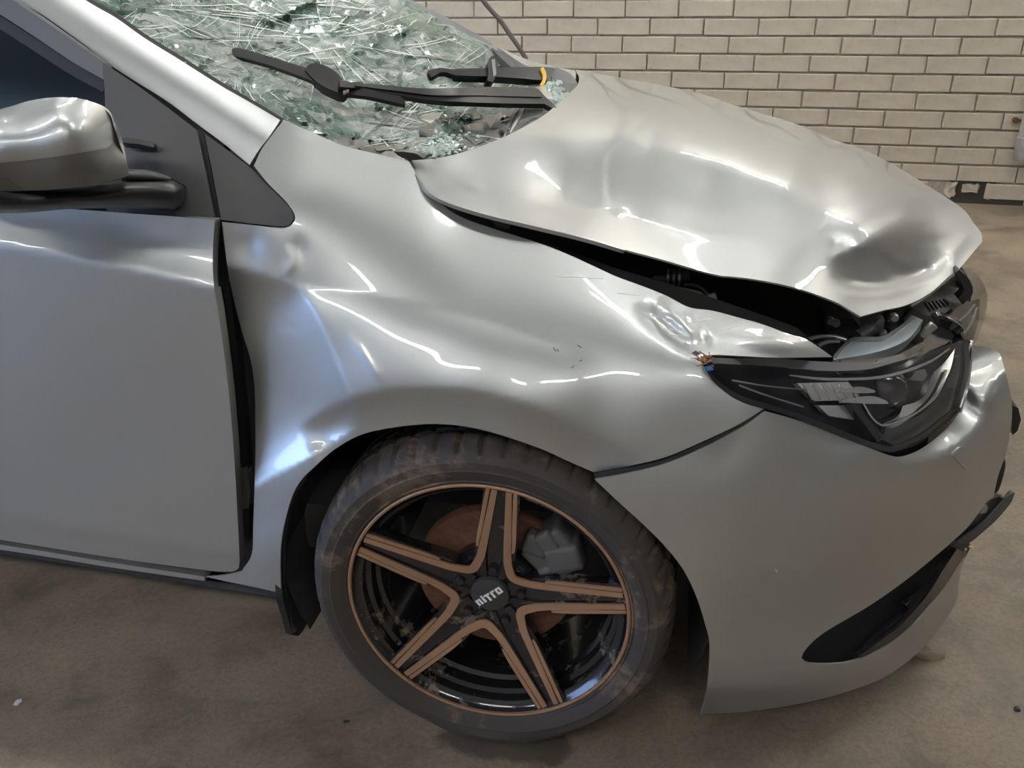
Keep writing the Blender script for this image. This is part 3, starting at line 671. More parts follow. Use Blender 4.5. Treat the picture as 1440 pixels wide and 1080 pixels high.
hood = panel('bonnet', car, PAINT, [
    [(573, 224), (588, 250), (605, 271), (635, 286), (684, 301), (747, 316), (822, 334), (879, 351), (935, 366), (972, 377), (1010, 387), (1031, 389), (1063, 393), (1104, 401), (1142, 412), (1176, 425), (1195, 436), (1210, 445)],
    [(1210, 445), (1239, 437), (1277, 428), (1308, 412), (1334, 389), (1349, 378), (1365, 359), (1381, 340)],
    [(1381, 340), (1380, 328), (1371, 316), (1353, 293), (1312, 266), (1261, 234), (1215, 211), (1174, 197), (1124, 176), (1073, 160), (1032, 147), (982, 131), (931, 120), (876, 110), (830, 101), (809, 98)],
    [(809, 98), (815, 108), (812, 120)], [(812, 120), (797, 135), (780, 150), (754, 169), (712, 191), (675, 206), (640, 217), (605, 224), (573, 224)]], hood_s, step=7, bstep=5, thick=.003)
band('bonnet_edge_flange', car, SATIN, [(573, 224), (588, 250), (605, 271), (635, 286), (684, 301), (747, 316), (822, 334), (879, 351)], 2.2, hood_s, .0015, .006)
# far slope of the bonnet beyond its crest
cr = hood_s.P(catmull([(1381, 340), (1371, 316), (1353, 293), (1312, 266), (1261, 234), (1215, 211), (1174, 197), (1124, 176), (1073, 160), (1032, 147), (982, 131), (931, 120), (876, 110), (830, 101), (809, 98)], 10))
V = []; F = []; n = len(cr)
for k, s in enumerate((0, .12, .3, .55, .8, 1.)):
    for p in cr:
        far = np.array([p[0]-.04*s, max(1.52, p[1]+.1), min(p[2]-.02, .90-.10*max(0, p[0]))])
        q = p*(1-s)+far*s; q[2] -= .03*math.sin(math.pi*s)*0-.0; q[2] -= .012*s; V.append(q)
for k in range(5):
    for i in range(n-1): F.append((k*n+i, k*n+i+1, (k+1)*n+i+1, (k+1)*n+i))
mesh('bonnet_far_slope', V, F, PAINT, car, smooth=True)

# ------------------------------------------------------------------ windscreen
def glass_material():
    m = bpy.data.materials.new('shattered_glass'); m.use_nodes = True; t = NT(m); nt = m.node_tree
    b = t.b; tc = t.obj()
    warp = t.n('ShaderNodeTexNoise'); warp.inputs['Scale'].default_value = 7; warp.inputs['Detail'].default_value = 3; t.l(tc, warp.inputs['Vector'])
    wv = t.n('ShaderNodeVectorMath', operation='SCALE'); wv.inputs['Scale'].default_value = .10; t.l(warp.outputs['Color'], wv.inputs[0])
    ad = t.n('ShaderNodeVectorMath', operation='ADD'); t.l(tc, ad.inputs[0]); t.l(wv.outputs[0], ad.inputs[1])
    def crack(scale, width, sx=(1, 1, 1)):
        mp = t.n('ShaderNodeMapping'); mp.inputs['Scale'].default_value = sx; t.l(ad.outputs[0], mp.inputs['Vector'])
        v = t.n('ShaderNodeTexVoronoi', feature='DISTANCE_TO_EDGE'); v.inputs['Scale'].default_value = scale; t.l(mp.outputs[0], v.inputs['Vector'])
        return t.ramp(v.outputs['Distance'], [(0, (1, 1, 1)), (width, (0, 0, 0))])
    c1 = crack(15, .022, (1, .45, 1)); c2 = crack(48, .05, (1, .6, 1.2)); c3 = crack(7, .010, (1, .7, 1))
    dens = t.ramp(t.noise(4, 4, .6, .5), [(.42, (0, 0, 0)), (.60, (1, 1, 1))])
    ck = t.math('MAXIMUM', c1, t.math('MAXIMUM', t.math('MULTIPLY', c2, dens), c3))
    vc = t.n('ShaderNodeTexVoronoi', feature='F1'); vc.inputs['Scale'].default_value = 26; mpv = t.n('ShaderNodeMapping'); mpv.inputs['Scale'].default_value = (1, .5, 1); t.l(ad.outputs[0], mpv.inputs['Vector']); t.l(mpv.outputs[0], vc.inputs['Vector'])
    sep = t.n('ShaderNodeSeparateColor'); t.l(vc.outputs['Color'], sep.inputs[0])
    val = t.math('ADD', t.math('MULTIPLY', t.noise(3.6, 5, .62, .7), .72), t.math('MULTIPLY', sep.outputs[0], .28))
    base = t.ramp(val, [(.36, (.13, .24, .20)), (.44, (.26, .41, .355)), (.505, (.46, .60, .545)), (.55, (.60, .72, .665)), (.585, (.68, .78, .735))])
    crush = t.ramp(val, [(.52, (0, 0, 0)), (.58, (1, 1, 1))])
    base = t.mix(t.math('MULTIPLY', ck, .6), base, (.84, .91, .88))
    dk = crack(19, .012, (.8, .5, 1)); base = t.mix(t.math('MULTIPLY', dk, .8), base, (.05, .08, .07))
    t.l(base, b.inputs['Base Color']); b.inputs['Roughness'].default_value = .14; b.inputs['IOR'].default_value = 1.5
    b.inputs['Coat Weight'].default_value = .4; b.inputs['Coat Roughness'].default_value = .04
    tr = t.ramp(t.noise(5, 4, .65, .8), [(.38, (.9, .9, .9)), (.58, (.05, .05, .05))])
    tf = t.math('MULTIPLY', tr, t.math('SUBTRACT', 1., t.math('MAXIMUM', crush, t.math('MULTIPLY', ck, .9))))
    t.bump(t.math('ADD', t.math('MULTIPLY', ck, .6), t.math('MULTIPLY', t.noise(20, 3, .6, 1.2), .6)), .35, .008)
    tb = nt.nodes.new('ShaderNodeBsdfTransparent'); tb.inputs[0].default_value = (.72, .86, .80, 1)
    mx = nt.nodes.new('ShaderNodeMixShader'); out = nt.nodes['Material Output']
    sc = t.math('MULTIPLY', tf, .5); t.l(sc, mx.inputs[0]); t.l(b.outputs[0], mx.inputs[1]); t.l(tb.outputs[0], mx.inputs[2]); t.l(mx.outputs[0], out.inputs[0])
    return m
SHAT = glass_material()
def facets(seed, scale, amp):
    r = np.random.default_rng(seed); pts = r.uniform((-250, -180), (900, 260), (int(scale), 2)); tl = r.normal(0, amp, (int(scale), 2))
    def f(uv):
        out = np.zeros(len(uv))
        for s in range(0, len(uv), 1500):
            q = uv[s:s+1500]; d = ((q[:, None]-pts[None])*np.array([1, 1.5]))**2; k = d.sum(-1).argmin(1)
            out[s:s+1500] = ((q-pts[k])*tl[k]).sum(1)
        return out
    return f
ws_ctrl = [(394, 169, 'Y', .185), (120, 0, 'Y', .29), (250, 83, 'Y', .24), (-60, -120, 'Y', .35), (-60, -260, 'Y', .87), (150, -160, 'Y', 1.2), (330, -130, 'Y', 1.36), (570, 0, 'Y', 1.44), (690, 66, 'Y', 1.5), (630, 34, 'Y', 1.47), (722, 95, 'Y', 1.52), (790, 120, 'Y', 1.15),
           (450, 191, 'Y', .215), (532, 217, 'Y', .24), (619, 222, 'Y', .30), (700, 200, 'Y', .50), (760, 165, 'Y', .68),
           (450, 80, 'Y', .72), (350, 40, 'Y', .76), (550, 100, 'Y', .86), (560, 160, 'Y', .52), (300, 60, 'Y', .50), (450, 130, 'Y', .47), (200, -60, 'Y', .82), (640, 120, 'Y', .9)]
ws_s = Surf(ws_ctrl, lam=1e-4, feats=[facets(3, 260, .0004), facets(9, 1200, .0006), blob(420, 70, 90, 40, .05, 15), blob(330, 110, 60, 25, .03, 20), blob(560, 140, 70, 20, .03)])
uv, Fw = fill([[(401, 174), (350, 143), (309, 119), (251, 83), (204, 54), (163, 25), (120, 0), (20, -67), (-60, -120)], [(-60, -120), (-40, -190), (-60, -260)], [(-60, -260), (150, -175), (330, -130)],
     [(330, -130), (450, -66), (570, -1), (619, 28), (656, 48), (690, 65), (720, 92)], [(720, 92), (770, 108), (806, 118)], [(806, 118), (797, 138), (780, 154), (754, 173), (712, 195), (675, 210), (640, 221), (605, 228), (573, 230)], [(573, 230), (532, 221), (487, 210), (450, 195), (401, 174)]], 6, 6)
Pw = ws_s.P(uv)
bm = bmesh.new(); vs_ = [bm.verts.new(p) for p in Pw]
for f in Fw: bm.faces.new([vs_[i] for i in f])
bmesh.ops.solidify(bm, geom=list(bm.faces), thickness=.004)
wscreen = bm_obj('windscreen', bm, SHAT, car)
# cabin behind the glass
DASH = mat('dashboard_plastic', (.035, .036, .038), .6)
dash_s = Surf([(420, 190, 'Y', .30), (560, 235, 'Y', .36), (720, 215, 'Y', .62), (800, 135, 'Y', 1.3), (690, 90, 'Y', 1.55), (300, 110, 'Y', .45), (200, 60, 'Y', .55), (450, 60, 'Y', 1.25)])
bm = bmesh.new(); add_box(bm, (-.52, Yc, .93), (.70, 1.30, .06), Matrix.Rotation(-.06, 3, 'Y')); bevel_all(bm, .02, 3); bm_obj('dashboard', bm, DASH, car, autosm=40)
box('bulkhead', (-.22, Yc, .72), (.05, 1.34, .44), DARK, car)
box('cabin_floor', (-1.2, Yc, .30), (2.0, 1.34, .06), DARK, car)
# loose pale sheets lying on the dashboard under the glass
for q in ([(508, 170), (575, 155), (590, 156), (520, 172)], [(563, 168), (624, 157), (612, 173), (562, 178)], [(475, 164), (505, 156), (500, 165)]):
    panel('loose_sheet', car, CARDW, poly(q), Surf([(508, 170, 'Y', .47), (620, 157, 'Y', .60), (560, 178, 'Y', .49), (480, 160, 'Y', .5)], feats=[]), 12, 12, .002, off=.012)
# cowl (plastic tray between glass and bonnet)
cowl_s = Surf([(600, 222, 'Y', .33), (660, 207, 'Y', .45), (700, 190, 'Y', .56), (745, 150, 'Y', .80), (780, 125, 'Y', 1.05), (760, 170, 'Y', .66)])
panel('cowl_tray', car, DPLAST, poly([(575, 214), (610, 214), (664, 204), (690, 196), (712, 176), (728, 150), (745, 118), (800, 112), (812, 122), (780, 152), (754, 172), (712, 194), (675, 209), (640, 220), (605, 227), (575, 226)]), cowl_s, 14, 10, .01, off=.004)
band('cowl_ridge', car, BLACK, [(700, 196), (716, 172), (731, 146)], 5, cowl_s, .016, .012)
band('cowl_ridge', car, ALU, [(715, 190), (729, 166), (742, 142)], 3, cowl_s, .016, .012)
panel('cowl_corner_clip', car, BLACK, poly([(553, 213), (566, 213), (585, 216), (598, 224), (575, 226), (560, 219)]), Plane('Y', .215), 10, 6, .02)
panel('far_cowl_cover', car, DPLAST, [[(688, 65), (720, 82), (755, 92), (782, 95)], [(782, 95), (800, 102), (810, 113), (813, 121)], [(813, 121), (790, 128), (772, 118), (760, 108)], [(760, 108), (722, 96), (688, 65)]],
      Surf([(690, 65, 'Y', 1.52), (760, 100, 'Y', 1.45), (812, 120, 'Y', 1.12), (782, 95, 'Y', 1.46), (785, 125, 'Y', 1.1)]), 10, 6, .02)
panel('far_pillar', car, PAINT, [[(330, -140), (450, -76), (560, -10), (619, 20), (660, 42), (694, 62)], [(694, 62), (688, 67)], [(688, 67), (652, 49), (615, 29), (555, -3), (450, -64), (330, -128)], [(330, -128), (330, -140)]],
      Surf([(330, -130, 'Y', 1.40), (570, -5, 'Y', 1.48), (690, 64, 'Y', 1.54), (500, -60, 'Y', 1.46)]), 10, 8, .03, off=.01)
panel('far_fender_edge', car, PAINT, [[(700, 66), (740, 83), (780, 94), (810, 99), (850, 105)], [(850, 105), (850, 116), (812, 112)], [(812, 112), (785, 102), (740, 92), (700, 66)]],
      Surf([(700, 66, 'Y', 1.56), (780, 94, 'Y', 1.54), (850, 110, 'Y', 1.50), (850, 105, 'Y', 1.56)]), 12, 8, .02)
# glass crumbs in the cowl corner and along the foot of the screen
CRUMB = mat('green_glass_crumbs', (.66, .78, .73), .12, trans=.25)
def crumbs(name, spots, n, size, surf, off):
    bm = bmesh.new()
    for i in range(n):
        u, v, ru, rv = spots[i % len(spots)]
        uv_ = np.array([(u+random.gauss(0, ru), v+random.gauss(0, rv))]); p = surf.P(uv_, off+random.uniform(0, .012))[0]
        s = size*random.uniform(.5, 1.4)
        add_box(bm, tuple(p), (s, s*random.uniform(.5, 1.2), s*random.uniform(.4, 1)), Matrix.Rotation(random.uniform(0, 3), 3, Vector((random.random(), random.random(), random.random()+.1)).normalized()))
    o = bm_obj(name, bm, CRUMB, wscreen); tag(o, kind='stuff'); return o
crumbs('glass_crumbs', [(618, 206, 13, 5), (632, 200, 12, 6), (608, 211, 12, 4)], 260, .006, ws_s, .010)
crumbs('glass_crumbs', [(786, 136, 5, 5), (782, 143, 3, 4), (780, 122, 5, 4)], 130, .010, cowl_s, .012)
# black printed border at the foot of the glass
panel('frit_band', wscreen, mat('black_frit', (.015, .018, .019), .3, spec=.3), [[(425, 184), (470, 191), (520, 198), (560, 202), (600, 198), (640, 184), (680, 167), (735, 147)], [(735, 147), (750, 167)], [(750, 167), (712, 192), (675, 207), (640, 217), (605, 225), (573, 226), (532, 217), (487, 206), (450, 192), (425, 184)]], ws_s, 7, 6, .003, off=.007)
# long crack lines running through the laminated sheet
ws_out = np.array([(401, 174), (309, 119), (204, 54), (120, 0), (20, -67), (330, -130), (570, -1), (690, 65), (720, 92), (800, 118), (754, 173), (675, 208), (573, 226), (487, 208)], float)
def crack_lines(name, m, n, seed, w):
    r = np.random.default_rng(seed); V = []; F = []
    cents = [((455, 55), 110), ((330, 95), 70), ((620, 110), 80), ((630, 185), 60), ((560, 20), 90), ((200, 10), 90)]
    for i in range(n):
        (cx, cy), L = cents[r.integers(len(cents))]
        a = r.uniform(0, 2*math.pi); r0 = r.uniform(14, 90); ln = r.uniform(.35, 1.9)*L
        if r.random() < .35:      # ring crack
            rad = r.uniform(25, 130); span = r.uniform(.3, 1.0); th = a+np.linspace(0, span, 9); p = np.stack([cx+rad*np.cos(th), cy+.42*rad*np.sin(th)], 1)
        else:
            k = np.linspace(0, 1, 9); p = np.stack([cx+(r0+ln*k)*math.cos(a), cy+.45*(r0+ln*k)*math.sin(a)], 1)
        p = p+r.normal(0, 1.3, p.shape).cumsum(0)*.6
        keep = in_poly(p, ws_out); 
        if keep.sum() < 3: continue
        p = p[keep]; d = np.gradient(p, axis=0); nn = np.stack([-d[:, 1], d[:, 0]], 1); nn /= np.linalg.norm(nn, axis=1)[:, None]+1e-9
        ww = w*r.uniform(.5, 1.3)*np.sin(np.linspace(.25, 2.9, len(p)))[:, None]/2
        A, B_ = ws_s.P(p+nn*ww, .009), ws_s.P(p-nn*ww, .009); b0 = len(V)
        for x, y in zip(A, B_): V += [x, y]
        for j in range(len(p)-1): F.append((b0+2*j, b0+2*j+1, b0+2*j+3, b0+2*j+2))
    o = mesh(name, V, F, m, wscreen); tag(o, kind='stuff')
crack_lines('crack_lines', mat('white_crack', (.66, .78, .73), .3), 230, 5, 1.1)
crack_lines('dark_crack_lines', mat('dark_crack', (.03, .05, .045), .3), 90, 8, 1.6)
SHARD = mat('dark_glass_shard', (.05, .065, .062), .15, spec=.35)
# large loose shards low in the screen
for q in ([(590, 178), (612, 174), (606, 192), (590, 190)], [(640, 158), (668, 152), (676, 166), (655, 170)], [(650, 176), (690, 170), (682, 188), (662, 190)], [(676, 160), (700, 166), (690, 180)], [(655, 192), (690, 194), (668, 204)], [(520, 200), (545, 196), (552, 210), (530, 212)], [(548, 198), (575, 204), (560, 212)]):
    panel('glass_shard', wscreen, SHARD, poly(q), ws_s, 30, 20, .004, off=.013)

# ------------------------------------------------------------------ wipers
WIPE = mat('wiper_black', (.007, .007, .008), .42, spec=.3)
wa_s = Surf([(480, 118, 'Y', .42), (640, 140, 'Y', .55), (770, 140, 'Y', .78), (600, 160, 'Y', .5), (700, 110, 'Y', .8)])
wip = panel('wiper_arm', car, WIPE, [[(478, 112), (500, 116), (545, 120), (590, 124), (630, 124), (690, 122), (745, 123), (757, 125)], [(757, 125), (768, 137), (783, 151), (778, 153)], [(778, 153), (766, 146)], [(766, 146), (700, 145), (640, 143), (600, 140), (560, 133), (510, 125), (478, 122)], [(478, 122), (478, 112)]], wa_s, 8, 6, .010, off=.0)
band('wiper_arm_ridge', wip, WIPE, [(500, 119), (560, 126), (610, 131), (680, 131), (762, 133)], [3, 4, 6, 7, 7], wa_s, .006, .012)
wb_s = Surf([(325, 75, 'Y', .50), (480, 120, 'Y', .44), (570, 146, 'Y', .46), (400, 110, 'Y', .44)])
bl = panel('wiper_blade', car, WIPE, [[(326, 69), (333, 67), (351, 71), (390, 83), (430, 95), (470, 107), (520, 126), (562, 135)], [(562, 135), (569, 141), (570, 147)], [(570, 147), (560, 145), (520, 136), (480, 130), (430, 110), (380, 92), (340, 81), (326, 79)], [(326, 79), (326, 69)]], wb_s, 8, 5, .008)
panel('blade_clip', bl, WIPE, [[(428, 98), (434, 91), (448, 89), (470, 99), (482, 112), (491, 124)], [(491, 124), (480, 131), (450, 118), (428, 98)]], wb_s, 8, 5, .02, off=.008)
panel('worn_patch', bl, mat('worn_brown_tape', (.28, .22, .17), .8), poly([(479, 113), (487, 111), (491, 128), (483, 131)]), wb_s, 8, 5, .004, off=.010)
w2_s = Surf([(600, 100, 'Y', .88), (690, 98, 'Y', 1.02), (800, 112, 'Y', 1.16), (700, 130, 'Y', .95)])
w2 = panel('wiper_arm', car, WIPE, [[(640, 97), (690, 95), (740, 94), (775, 95), (790, 104), (806, 118)], [(806, 118), (800, 126), (788, 128)], [(788, 128), (770, 114), (752, 112), (700, 108), (640, 106)], [(640, 106), (640, 97)]], w2_s, 8, 5, .018)
band('wiper_hook', w2, WIPE, [(604, 104), (614, 100), (622, 98), (632, 100), (642, 102)], [11, 9, 5, 6, 8], w2_s, 0, .012)
panel('blade_mount', w2, WIPE, [[(686, 86), (691, 79), (697, 80), (700, 95), (697, 108)], [(697, 108), (692, 115), (685, 113)], [(685, 113), (687, 100), (686, 86)]], w2_s, 8, 4, .03, off=.012)
panel('mount_face', w2, ALU, poly([(691, 84), (696, 83), (698, 104), (694, 108)]), w2_s, 8, 4, .004, off=.015)
panel('wiper_pivot_cover', w2, BLACK, [[(783, 95), (800, 104), (811, 116)], [(811, 116), (806, 124), (795, 128)], [(795, 128), (776, 112), (783, 95)]], w2_s, 8, 5, .03, off=.004)
band('yellow_tie', w2, YELLOW, [(762, 95), (766, 103), (766, 112), (761, 120)], 4.5, w2_s, .010, .008)
panel('cowl_flap', car, PAINT, poly([(752, 124), (768, 116), (784, 134), (775, 150)]), cowl_s, 10, 6, .004, off=.014)

# ------------------------------------------------------------------ head lamp
hl_ctrl = [(986, 505, 'Y', .036), (1019, 551, 'Y', .036), (1075, 576, 'Y', .044), (1126, 592, 'Y', .063), (1176, 612, 'Y', .086), (1215, 626, 'Y', .108), (1262, 640, 'Y', .150),
           (1307, 624, 'Y', .215), (1333, 602, 'Y', .275), (1350, 575, 'Y', .325), (1362, 520, 'Y', .39), (1355, 470, 'Y', .42), (1300, 490, 'Y', .30), (1240, 503, 'Y', .21), (1171, 504, 'Y', .145), (1094, 503, 'Y', .088), (1040, 501, 'Y', .058),
           (1080, 540, 'Y', .055), (1160, 560, 'Y', .098), (1250, 570, 'Y', .175), (1310, 550, 'Y', .265)]
hl_s = Surf(hl_ctrl, lam=1e-5)
def deep(d):   # reflector bowl: same outline, set back into the nose
    return Surf([(c[0], c[1], 'Y', c[3]+d) for c in hl_ctrl], lam=1e-5)
HLBLACK = mat('lamp_black', (.02, .02, .024), .25, .2)
lamp_seg = [[(986, 507), (998, 528), (1019, 551), (1044, 566), (1074, 575), (1126, 591), (1176, 611), (1215, 627), (1245, 636), (1262, 635)], [(1262, 635), (1290, 624), (1315, 607), (1335, 592), (1347, 578)],
            [(1347, 578), (1356, 545), (1360, 510), (1355, 478)], [(1355, 478), (1330, 486), (1290, 503), (1240, 513), (1190, 513), (1130, 509), (1060, 504), (1010, 500)], [(1010, 500), (992, 501), (986, 507)]]
hlm = panel('head_lamp', car, HLBLACK, lamp_seg, deep(.055), 14, 8, .03)
panel('lens', hlm, LENS, lamp_seg, hl_s, 12, 7, .003, off=.002)
d1, d2, d3 = deep(.02), deep(.035), deep(.045)
band('upper_chrome_strip', hlm, CHROME, [(992, 506), (1030, 508), (1094, 510), (1160, 515), (1220, 514), (1270, 503)], [7, 9, 12, 13, 11, 6], hl_s, .004, .006)
band('lower_black_rim', hlm, GLOSS, [(990, 512), (1004, 533), (1022, 549), (1046, 562), (1080, 572), (1130, 588), (1180, 608), (1220, 624), (1250, 632), (1264, 629), (1300, 611), (1345, 575)], [4, 6, 7, 7, 7, 8, 8, 8, 7, 6, 5, 3], hl_s, .003, .006)
band('inner_rim', hlm, BLACK, [(1347, 578), (1355, 545), (1360, 515), (1358, 478)], 7, hl_s, .004, .01)
band('inner_chrome_line', hlm, CHROME, [(1351, 580), (1361, 545), (1366, 510), (1369, 478)], 2.4, hl_s, .008, .004)
band('chrome_strip', hlm, CHROME, [(1110, 528), (1170, 533), (1240, 530), (1300, 512), (1335, 490)], [2, 3, 4, 4, 2], d1, 0, .004)
band('guide_line', hlm, SATIN, [(1030, 535), (1080, 543), (1135, 548)], 2.0, d1, 0, .004)
band('guide_line', hlm, SATIN, [(1040, 542), (1075, 555), (1130, 572)], 2.0, d1, 0, .004)
BRIGHT = mat('bright_lamp_insert', (.85, .85, .84), .28, .8)
panel('side_reflector', hlm, BRIGHT, poly([(1120, 539), (1192, 537), (1212, 562), (1145, 564)]), d2, 12, 8, .01)
for k in range(6): band('reflector_rib', hlm, CHROME, [(1128+k*13, 540), (1142+k*13, 562)], 1.6, d2, .003, .003)
panel('lower_reflector', hlm, BRIGHT, poly([(1150, 570), (1195, 570), (1212, 592), (1165, 585)]), d2, 12, 8, .01)
panel('light_blade', hlm, CHROME, [[(1180, 548), (1210, 544), (1232, 551), (1210, 553), (1180, 551)], [(1180, 551), (1180, 548)]], d1, 8, 5, .008)
panel('light_blade', hlm, CHROME, [[(1185, 562), (1225, 557), (1250, 567), (1225, 568), (1185, 566)], [(1185, 566), (1185, 562)]], d1, 8, 5, .008)
panel('main_reflector', hlm, mat('bright_reflector', (.92, .92, .9), .32, .85), [[(1270, 568), (1276, 540), (1300, 532), (1325, 512), (1342, 490)], [(1342, 490), (1335, 520), (1318, 550), (1298, 570), (1262, 595), (1240, 597)], [(1240, 597), (1262, 585), (1270, 568)]],
      Surf([(1270, 568, 'Y', .25), (1300, 550, 'Y', .29), (1335, 500, 'Y', .40), (1240, 597, 'Y', .19), (1320, 530, 'Y', .33)], feats=[blob(1290, 555, 25, 20, .03)]), 7, 5, .006)
lathe('projector_lens', [(0, -.012), (.02, -.009), (.033, 0), (.036, .012), (.038, .04), (0, .04)], mat('projector_glass', (.06, .06, .07), .05, .3, 1), hlm, 32, 'Y', tuple(deep(.055).P([(1245, 555)])[0]))
band('diagonal_bar', hlm, GLOSS, [(1198, 566), (1215, 590), (1238, 618)], [10, 9, 12], d1, 0, .02)
band('bar_edge', hlm, CHROME, [(1214, 568), (1228, 590), (1245, 598), (1285, 582), (1312, 558), (1330, 520)], 2.5, d1, .002, .006)
panel('inner_panel', hlm, mat('lamp_grey', (.14, .14, .145), .3, .4), [[(1245, 603), (1290, 585), (1318, 558), (1338, 520), (1348, 498)], [(1348, 498), (1352, 530), (1345, 570)], [(1345, 570), (1315, 600), (1265, 626), (1240, 618)], [(1240, 618), (1245, 603)]], d2, 10, 6, .008)
panel('fog_glint_plate', hlm, SATIN, poly([(1278, 534), (1288, 521), (1300, 519), (1303, 528), (1298, 536)]), d1, 8, 5, .005)
# torn fibres at the lamp tip
for i in range(26):
    u, v = 990+random.gauss(3, 5), 506+random.gauss(0, 4); p = hl_s.P([(u, v)], .004)[0]; q = hl_s.P([(u+random.gauss(-3, 5), v+random.gauss(0, 4))], random.uniform(.006, .016))[0]
    tube('torn_fibre', [p, (p+q)/2+np.array([0, -.002, .001]), q], .0009, ORANGE, hlm, 5)
for q in ([(972, 497), (978, 493), (986, 497), (980, 500)], [(996, 506), (1003, 502), (1013, 508), (1006, 512)], [(970, 504), (984, 503), (984, 505)]): panel('torn_chip', hlm, CHROME, poly(q), hl_s, 8, 4, .002, off=.010)
panel('torn_chip', hlm, BLUEM, poly([(992, 516), (1000, 514), (1004, 520), (995, 522)]), hl_s, 8, 4, .002, off=.008)

# ------------------------------------------------------------------ bumper trims
fog_s = Surf([(1127, 927, 'Y', .10), (1191, 931, 'Y', .15), (1222, 920, 'Y', .17), (1271, 889, 'Y', .235), (1315, 840, 'Y', .30), (1360, 772, 'Y', .40), (1351, 751, 'Y', .36), (1289, 804, 'Y', .28), (1227, 849, 'Y', .21), (1160, 889, 'Y', .15)])
bez = panel('fog_lamp_bezel', car, BLACK, [[(1122, 928), (1134, 910), (1160, 887), (1227, 846), (1289, 801), (1351, 748)], [(1351, 748), (1366, 768)], [(1366, 768), (1345, 805), (1315, 847), (1271, 894), (1222, 924), (1195, 934), (1138, 936), (1122, 928)]], fog_s, 10, 6, .02)
rim_s = Surf([(1127, 927, 'Y', .062), (1191, 933, 'Y', .100), (1222, 922, 'Y', .130), (1271, 892, 'Y', .19), (1315, 845, 'Y', .26), (1360, 772, 'Y', .37), (1289, 804, 'Y', .22)])
band('bezel_rim', bez, GLOSS, [(1208, 924), (1225, 914), (1268, 884), (1310, 838), (1336, 800), (1352, 775)], [3, 9, 10, 10, 15, 14], rim_s, .0, .01)
band('bezel_blade', bez, GLOSS, [(1215, 915), (1240, 893), (1268, 868), (1272, 863)], [2, 4, 5, 2], rim_s, -.012, .008)
panel('bezel_inner_edge', bez, GLOSS, [[(1272, 850), (1300, 830), (1325, 800), (1345, 780)], [(1345, 780), (1335, 800), (1305, 838), (1280, 858)], [(1280, 858), (1272, 850)]], rim_s, 10, 6, .008, off=-.02)
low_s = Surf([(1345, 755, 'Y', .345), (1425, 695, 'Y', .47), (1380, 760, 'Y', .40), (1400, 700, 'Y', .44), (1360, 770, 'Y', .37)])
lg = panel('broken_lower_grille', car, BLACK, [[(1343, 757), (1352, 745), (1375, 722), (1392, 703)], [(1392, 703), (1400, 700), (1412, 697), (1419, 701), (1427, 692)], [(1427, 692), (1422, 704), (1408, 724), (1385, 746), (1358, 766), (1343, 757)]], low_s, 8, 5, .012, off=-.01)
panel('grille_outer_blade', lg, DPLAST, [[(1345, 762), (1380, 738), (1405, 712), (1416, 699), (1427, 692)], [(1427, 692), (1421, 708), (1400, 731), (1372, 756), (1355, 767)], [(1355, 767), (1345, 762)]], low_s, 8, 5, .004, off=.006)
for q in ([(1378, 723), (1384, 711), (1390, 713), (1387, 721)], [(1382, 712), (1388, 710), (1389, 718)], [(1362, 733), (1370, 727), (1366, 734)], [(1394, 697), (1399, 688), (1400, 692), (1397, 700)], [(1408, 700), (1413, 697), (1415, 701)]):
    panel('torn_plastic', lg, SATIN, poly(q), low_s, 8, 4, .003, off=.004)
panel('plate_holder', car, BLACK, [[(1410, 640), (1414, 655), (1404, 690), (1394, 692), (1398, 670)], [(1398, 670), (1410, 640)]], Plane('Y', .43), 8, 5, .02)
panel('plate_bracket', car, BLACK, poly([(1424, 570), (1432, 574), (1436, 590), (1431, 606), (1424, 612)]), Plane('Y', .56), 8, 5, .15)
wc = panel('washer_cover', car, PAINT, poly([(1341, 640), (1342, 636), (1350, 629), (1361, 627), (1366, 628), (1373, 634), (1381, 644), (1381, 648), (1375, 658), (1369, 663), (1364, 664), (1358, 661), (1343, 643)]), bump_s, 8, 4, .012, off=.010)
band('seam_shade_strip', car, BLACK, [(836, 670), (880, 661), (935, 648), (990, 624), (1040, 599), (1076, 576)], [6, 5, 5, 5, 4, 3], bump_s, -.006, .004)  # black strip sunk in the seam, its colour standing in for the gap's shade
box('crash_beam', (.62, .90, .42), (.26, 1.05, .34), DARK, car, .02)

# ------------------------------------------------------------------ grille, upper nose and engine bay
gr_s = Surf([(1350, 378, 'Y', .72), (1385, 400, 'Y', .80), (1386, 450, 'Y', .74), (1340, 455, 'Y', .50), (1365, 500, 'Y', .52), (1375, 480, 'Y', .56)])
grl = panel('grille_chrome', car, CHROME, [[(1352, 374), (1366, 380), (1380, 394), (1388, 412), (1388, 430), (1382, 455), (1374, 478), (1366, 484)], [(1366, 484), (1362, 470), (1360, 455), (1364, 430)], [(1364, 430), (1366, 410), (1362, 392), (1352, 374)]], gr_s, 7, 4, .02)
panel('grille_black_top', grl, GLOSS, [[(1330, 448), (1350, 430), (1362, 424), (1378, 420)], [(1378, 420), (1376, 450), (1368, 480)], [(1368, 480), (1356, 478), (1346, 460), (1330, 448)]], gr_s, 8, 5, .02, off=.012)
band('grille_line', grl, SATIN, [(1345, 455), (1362, 440), (1372, 428)], 2, gr_s, .022, .004)
band('grille_line', grl, SATIN, [(1356, 470), (1368, 452), (1376, 432)], 2, gr_s, .022, .004)
panel('nose_bracket', car, GLOSS, poly([(1312, 448), (1322, 443), (1334, 447), (1350, 452), (1358, 464), (1348, 470), (1334, 462), (1318, 460)]), Plane('Y', .47), 8, 5, .02)
band('bracket_edge', car, SATIN, [(1334, 448), (1350, 456), (1358, 466)], 2.2, Plane('Y', .466), 0, .004)
